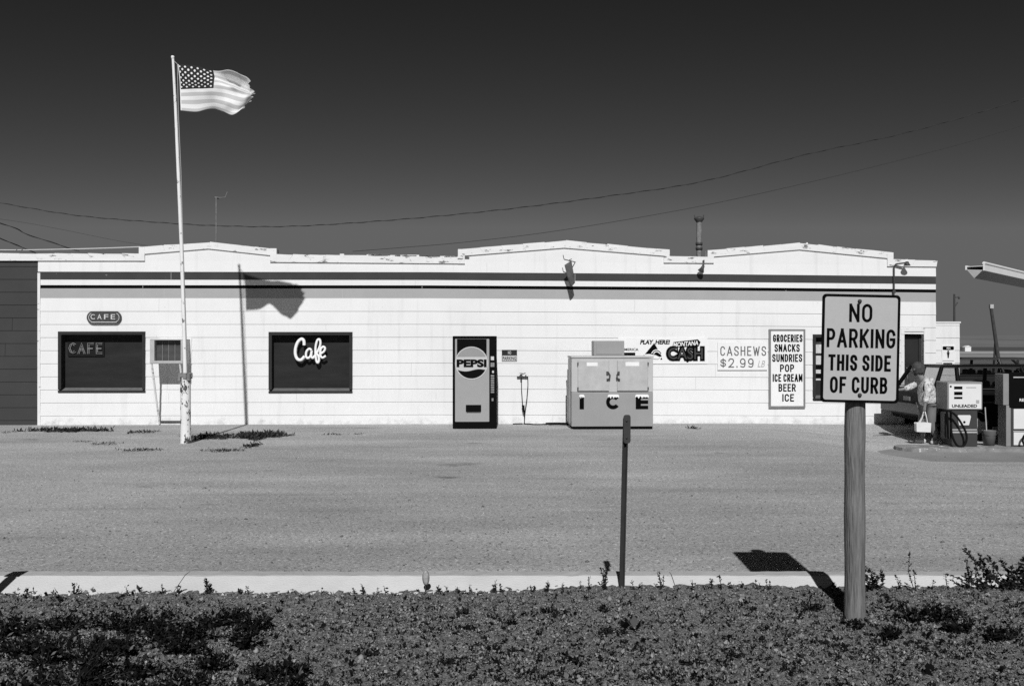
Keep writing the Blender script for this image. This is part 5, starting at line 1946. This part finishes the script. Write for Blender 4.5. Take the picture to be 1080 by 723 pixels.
def weed(px, hpx, label, group, n=1, spread=5, leaf=.016, dens=1.0, Y=6.0):
    """an upright thin weed at the edge of the kerb"""
    k = Y / FPX
    X = (px - CX) * k
    o = thing('weed', label, 'weed', (X, Y, verge_z(X, Y) - .005), 0, group)
    st = MB()
    cs = []
    for i in range(n):
        a = rng.normal(0, 1)
        h = hpx * k * (1 if i == 0 else rng.uniform(.4, .95))
        tip = Vector((rng.normal(0, .16) * h * .6 + (i - n / 2) * spread * k * .35, rng.normal(0, .15) * h, h))
        b0 = Vector((rng.normal(0, 1) * spread * k * .25, rng.normal(0, .01), -.01))
        mid_ = b0.lerp(tip, .5) + Vector((rng.normal(0, .04) * h * 2, 0, 0))
        st.tube([b0, mid_, tip], [.0028, .0022, .0012], 4)
        for t_ in rng.uniform(.12, 1.0, max(5, int(h * 260 * dens))):
            p = b0.lerp(mid_, t_ * 2) if t_ < .5 else mid_.lerp(tip, t_ * 2 - 1)
            cs.append(np.array(p) + rng.normal(0, .003, 3))
    st.build('stem', M['weed'], o)
    cs = np.array(cs)
    v, f = leaf_quads(cs, np.full(len(cs), leaf), .45)
    lo = np_mesh('leaves', v, f, M['weed'])
    lo.parent = o
    return o


G = 'thin weeds along the kerb'
LB = 'short thin dark weed growing at the grassy edge of the pale kerb'
for px, h, n in ((28, 9, 2), (36, 8, 1), (78, 13, 3), (84, 10, 2), (135, 9, 2), (150, 8, 1), (172, 10, 2), (190, 9, 2), (254, 7, 2), (262, 8, 1), (310, 6, 2), (340, 5, 2),
                 (374, 8, 2), (384, 12, 3), (398, 9, 1), (405, 10, 1), (463, 8, 2), (470, 9, 1), (484, 7, 2), (497, 10, 2), (523, 14, 2), (530, 9, 3), (563, 8, 3), (578, 13, 3), (594, 9, 1),
                 (613, 10, 1), (668, 10, 1), (676, 8, 2), (729, 12, 1), (751, 13, 2), (759, 14, 2), (771, 8, 3), (784, 9, 1), (800, 10, 2), (812, 12, 3),
                 (882, 10, 2), (950, 12, 2), (984, 10, 1)):
    weed(px, h, LB, G, n)
weed(219, 17, 'bushy dark weed against the pale kerb in the left third of the photo', None, 4, 8, .016, 1.8)
weed(622, 16, 'taller sparse weed a little left of the thin marker post', None, 2, 4, .014, 1.2)
weed(638, 24, 'dense thin weed just left of the thin marker post', None, 4, 8, .013, 1.6)
weed(698, 20, 'two-stemmed pale-tipped weed right of the thin marker post', None, 3, 9, .013, 1.0)
weed(921, 27, 'bushy dark weed directly right of the wooden sign post', None, 6, 12, .022, 1.8)
weed(965, 42, 'single tall thin weed leaning right over the kerb', None, 2, 4, .014, .8)
weed(1000, 16, 'short sparse weed between the tall leaning weed and the big right-hand bush', None, 2, 5, .014, .9)
weed(1022, 36, 'tall spindly weed left of the biggest bush on the kerb', None, 4, 8, .017, 1.1)
weed(1038, 30, 'medium leafy weed touching the biggest bush on the kerb', None, 5, 14, .018, 1.3)
weed(1062, 44, 'biggest dark bush of weeds rising over the kerb at far right', None, 9, 26, .023, 1.6)
weed(1079, 30, 'dark weed cut by the right edge of the photo', None, 4, 8, .02, 1.4)


def grass(px, py, wpx, dpx, hpx, label, n, group=None):
    """a mat of dark grass blades lying low on the lot"""
    Y = FPX * EYE / (py - HY)
    c = at(px, py, Y)
    k = Y / FPX
    w = wpx * k / 2
    dpt = dpx * k * Y / EYE / 2
    h = hpx * k
    n = int(n * 1.7)
    a = rng.uniform(0, 2 * math.pi, n)
    r_ = np.sqrt(rng.uniform(0, 1, n)) * (1 + .3 * np.sin(a * 5 + px) + .2 * np.sin(a * 9))
    P = np.stack([np.cos(a) * r_ * w, np.sin(a) * r_ * dpt, np.zeros(n)], 1)
    v, f = leaf_quads(P, h * rng.uniform(.5, 1.3, n), .3, (.09, .2))
    v[:, 2] = np.maximum(v[:, 2], .001)
    o = np_mesh('grass_tuft', v, f, M['grass'])
    o.location = (c.x, Y, lot_z(c.x, Y))
    return tag(o, label, 'grass', group)


grass(72, 454, 86, 3, 4, 'long ragged dark grass strip at the wall under the left cafe window', 800)
grass(150, 455.5, 30, 3, 3, 'small dark grass patch under the air conditioner', 160)
grass(112, 468, 32, 3, 2, 'flat dark grass spot left of the flagpole foot', 160)
grass(88, 465.5, 22, 1.6, 1.6, 'faint flat grass streak farthest left of the flagpole foot', 70)
grass(150, 474.5, 44, 3, 2.5, 'thin dark grass arc nearest the camera left of the flagpole', 220)
grass(236, 475, 44, 3, 2.5, 'dark grass arc nearest the camera right of the flagpole', 260)
grass(267, 470, 14, 4, 4, 'small upright dark grass clump right of the flagpole', 120)
grass(272, 459.5, 54, 7, 4, 'broad dark grass mound right of the flagpole by the wall', 1500)
grass(218, 461, 44, 6, 3.5, 'dark grass around the right of the flagpole foot', 800)
grass(352, 458, 26, 1.8, 2, 'thin grass streak on the lot below the right cafe window', 90)
grass(378, 457.5, 10, 1.4, 2, 'tiny grass spot on the lot below the right cafe window', 40)
grass(731, 451.5, 12, 2, 2.5, 'tiny grass tuft at the wall right of the ice merchandiser', 60)
grass(8, 456, 14, 1.6, 2, 'tiny grass tuft at the foot of the dark annex', 50)

# ------------------------------------------------------------------ camera, sun, sky
cam = bpy.data.cameras.new('camera')
cam.sensor_width = 36
cam.lens = 36 * FPX / 1080
cam.shift_y = (HY - 361.5) / 1080
cam.clip_end = 20000
co = bpy.data.objects.new('camera', cam)
co.location = (0, 0, EYE)
co.rotation_euler = (R(90), 0, 0)
C.objects.link(co)
S.camera = co

EL, AZ = R(39), R(0.5)           # the sun stands behind the camera
sun = bpy.data.lights.new('sun', 'SUN')
sun.energy = 4.0
sun.angle = R(.53)
sun.color = (1, 1, 1)
so = bpy.data.objects.new('sun', sun)
dirv = Vector((math.sin(AZ) * math.cos(EL), math.cos(AZ) * math.cos(EL), -math.sin(EL)))
so.rotation_euler = dirv.to_track_quat('-Z', 'Y').to_euler()
so.location = (0, -20, 20)
C.objects.link(so)
w = bpy.data.worlds.new('World')
S.world = w
w.use_nodes = True
nt = w.node_tree
bg = nt.nodes['Background']
sky = N(nt, 'ShaderNodeTexSky', sky_type='NISHITA')
sky.sun_disc = False
sky.sun_elevation = EL
sky.sun_rotation = R(180) - AZ
sky.air_density = 1.0
sky.dust_density = 0.6
sky.ozone_density = 1.5
sp = N(nt, 'ShaderNodeSeparateColor')
nt.links.new(sky.outputs[0], sp.inputs[0])
gm = N(nt, 'ShaderNodeMath', operation='POWER')
cl = N(nt, 'ShaderNodeMath', operation='MINIMUM')
nt.links.new(sp.outputs[0], cl.inputs[0])
cl.inputs[1].default_value = 4.75
nt.links.new(cl.outputs[0], gm.inputs[0])
gm.inputs[1].default_value = 2.15
gs = N(nt, 'ShaderNodeMath', operation='MULTIPLY')
nt.links.new(gm.outputs[0], gs.inputs[0])
gs.inputs[1].default_value = 0.088
cb = N(nt, 'ShaderNodeCombineColor')
for i in range(3):
    nt.links.new(gs.outputs[0], cb.inputs[i])         # black-and-white film behind a red filter
nt.links.new(cb.outputs[0], bg.inputs[0])
bg.inputs[1].default_value = 0.05
S.view_settings.view_transform = 'Standard'
S.view_settings.look = 'None'
S.view_settings.exposure = 0.0
S.view_settings.gamma = 1
S.view_settings.use_curve_mapping = False
S.render.engine = 'CYCLES'
S.cycles.use_denoising = False
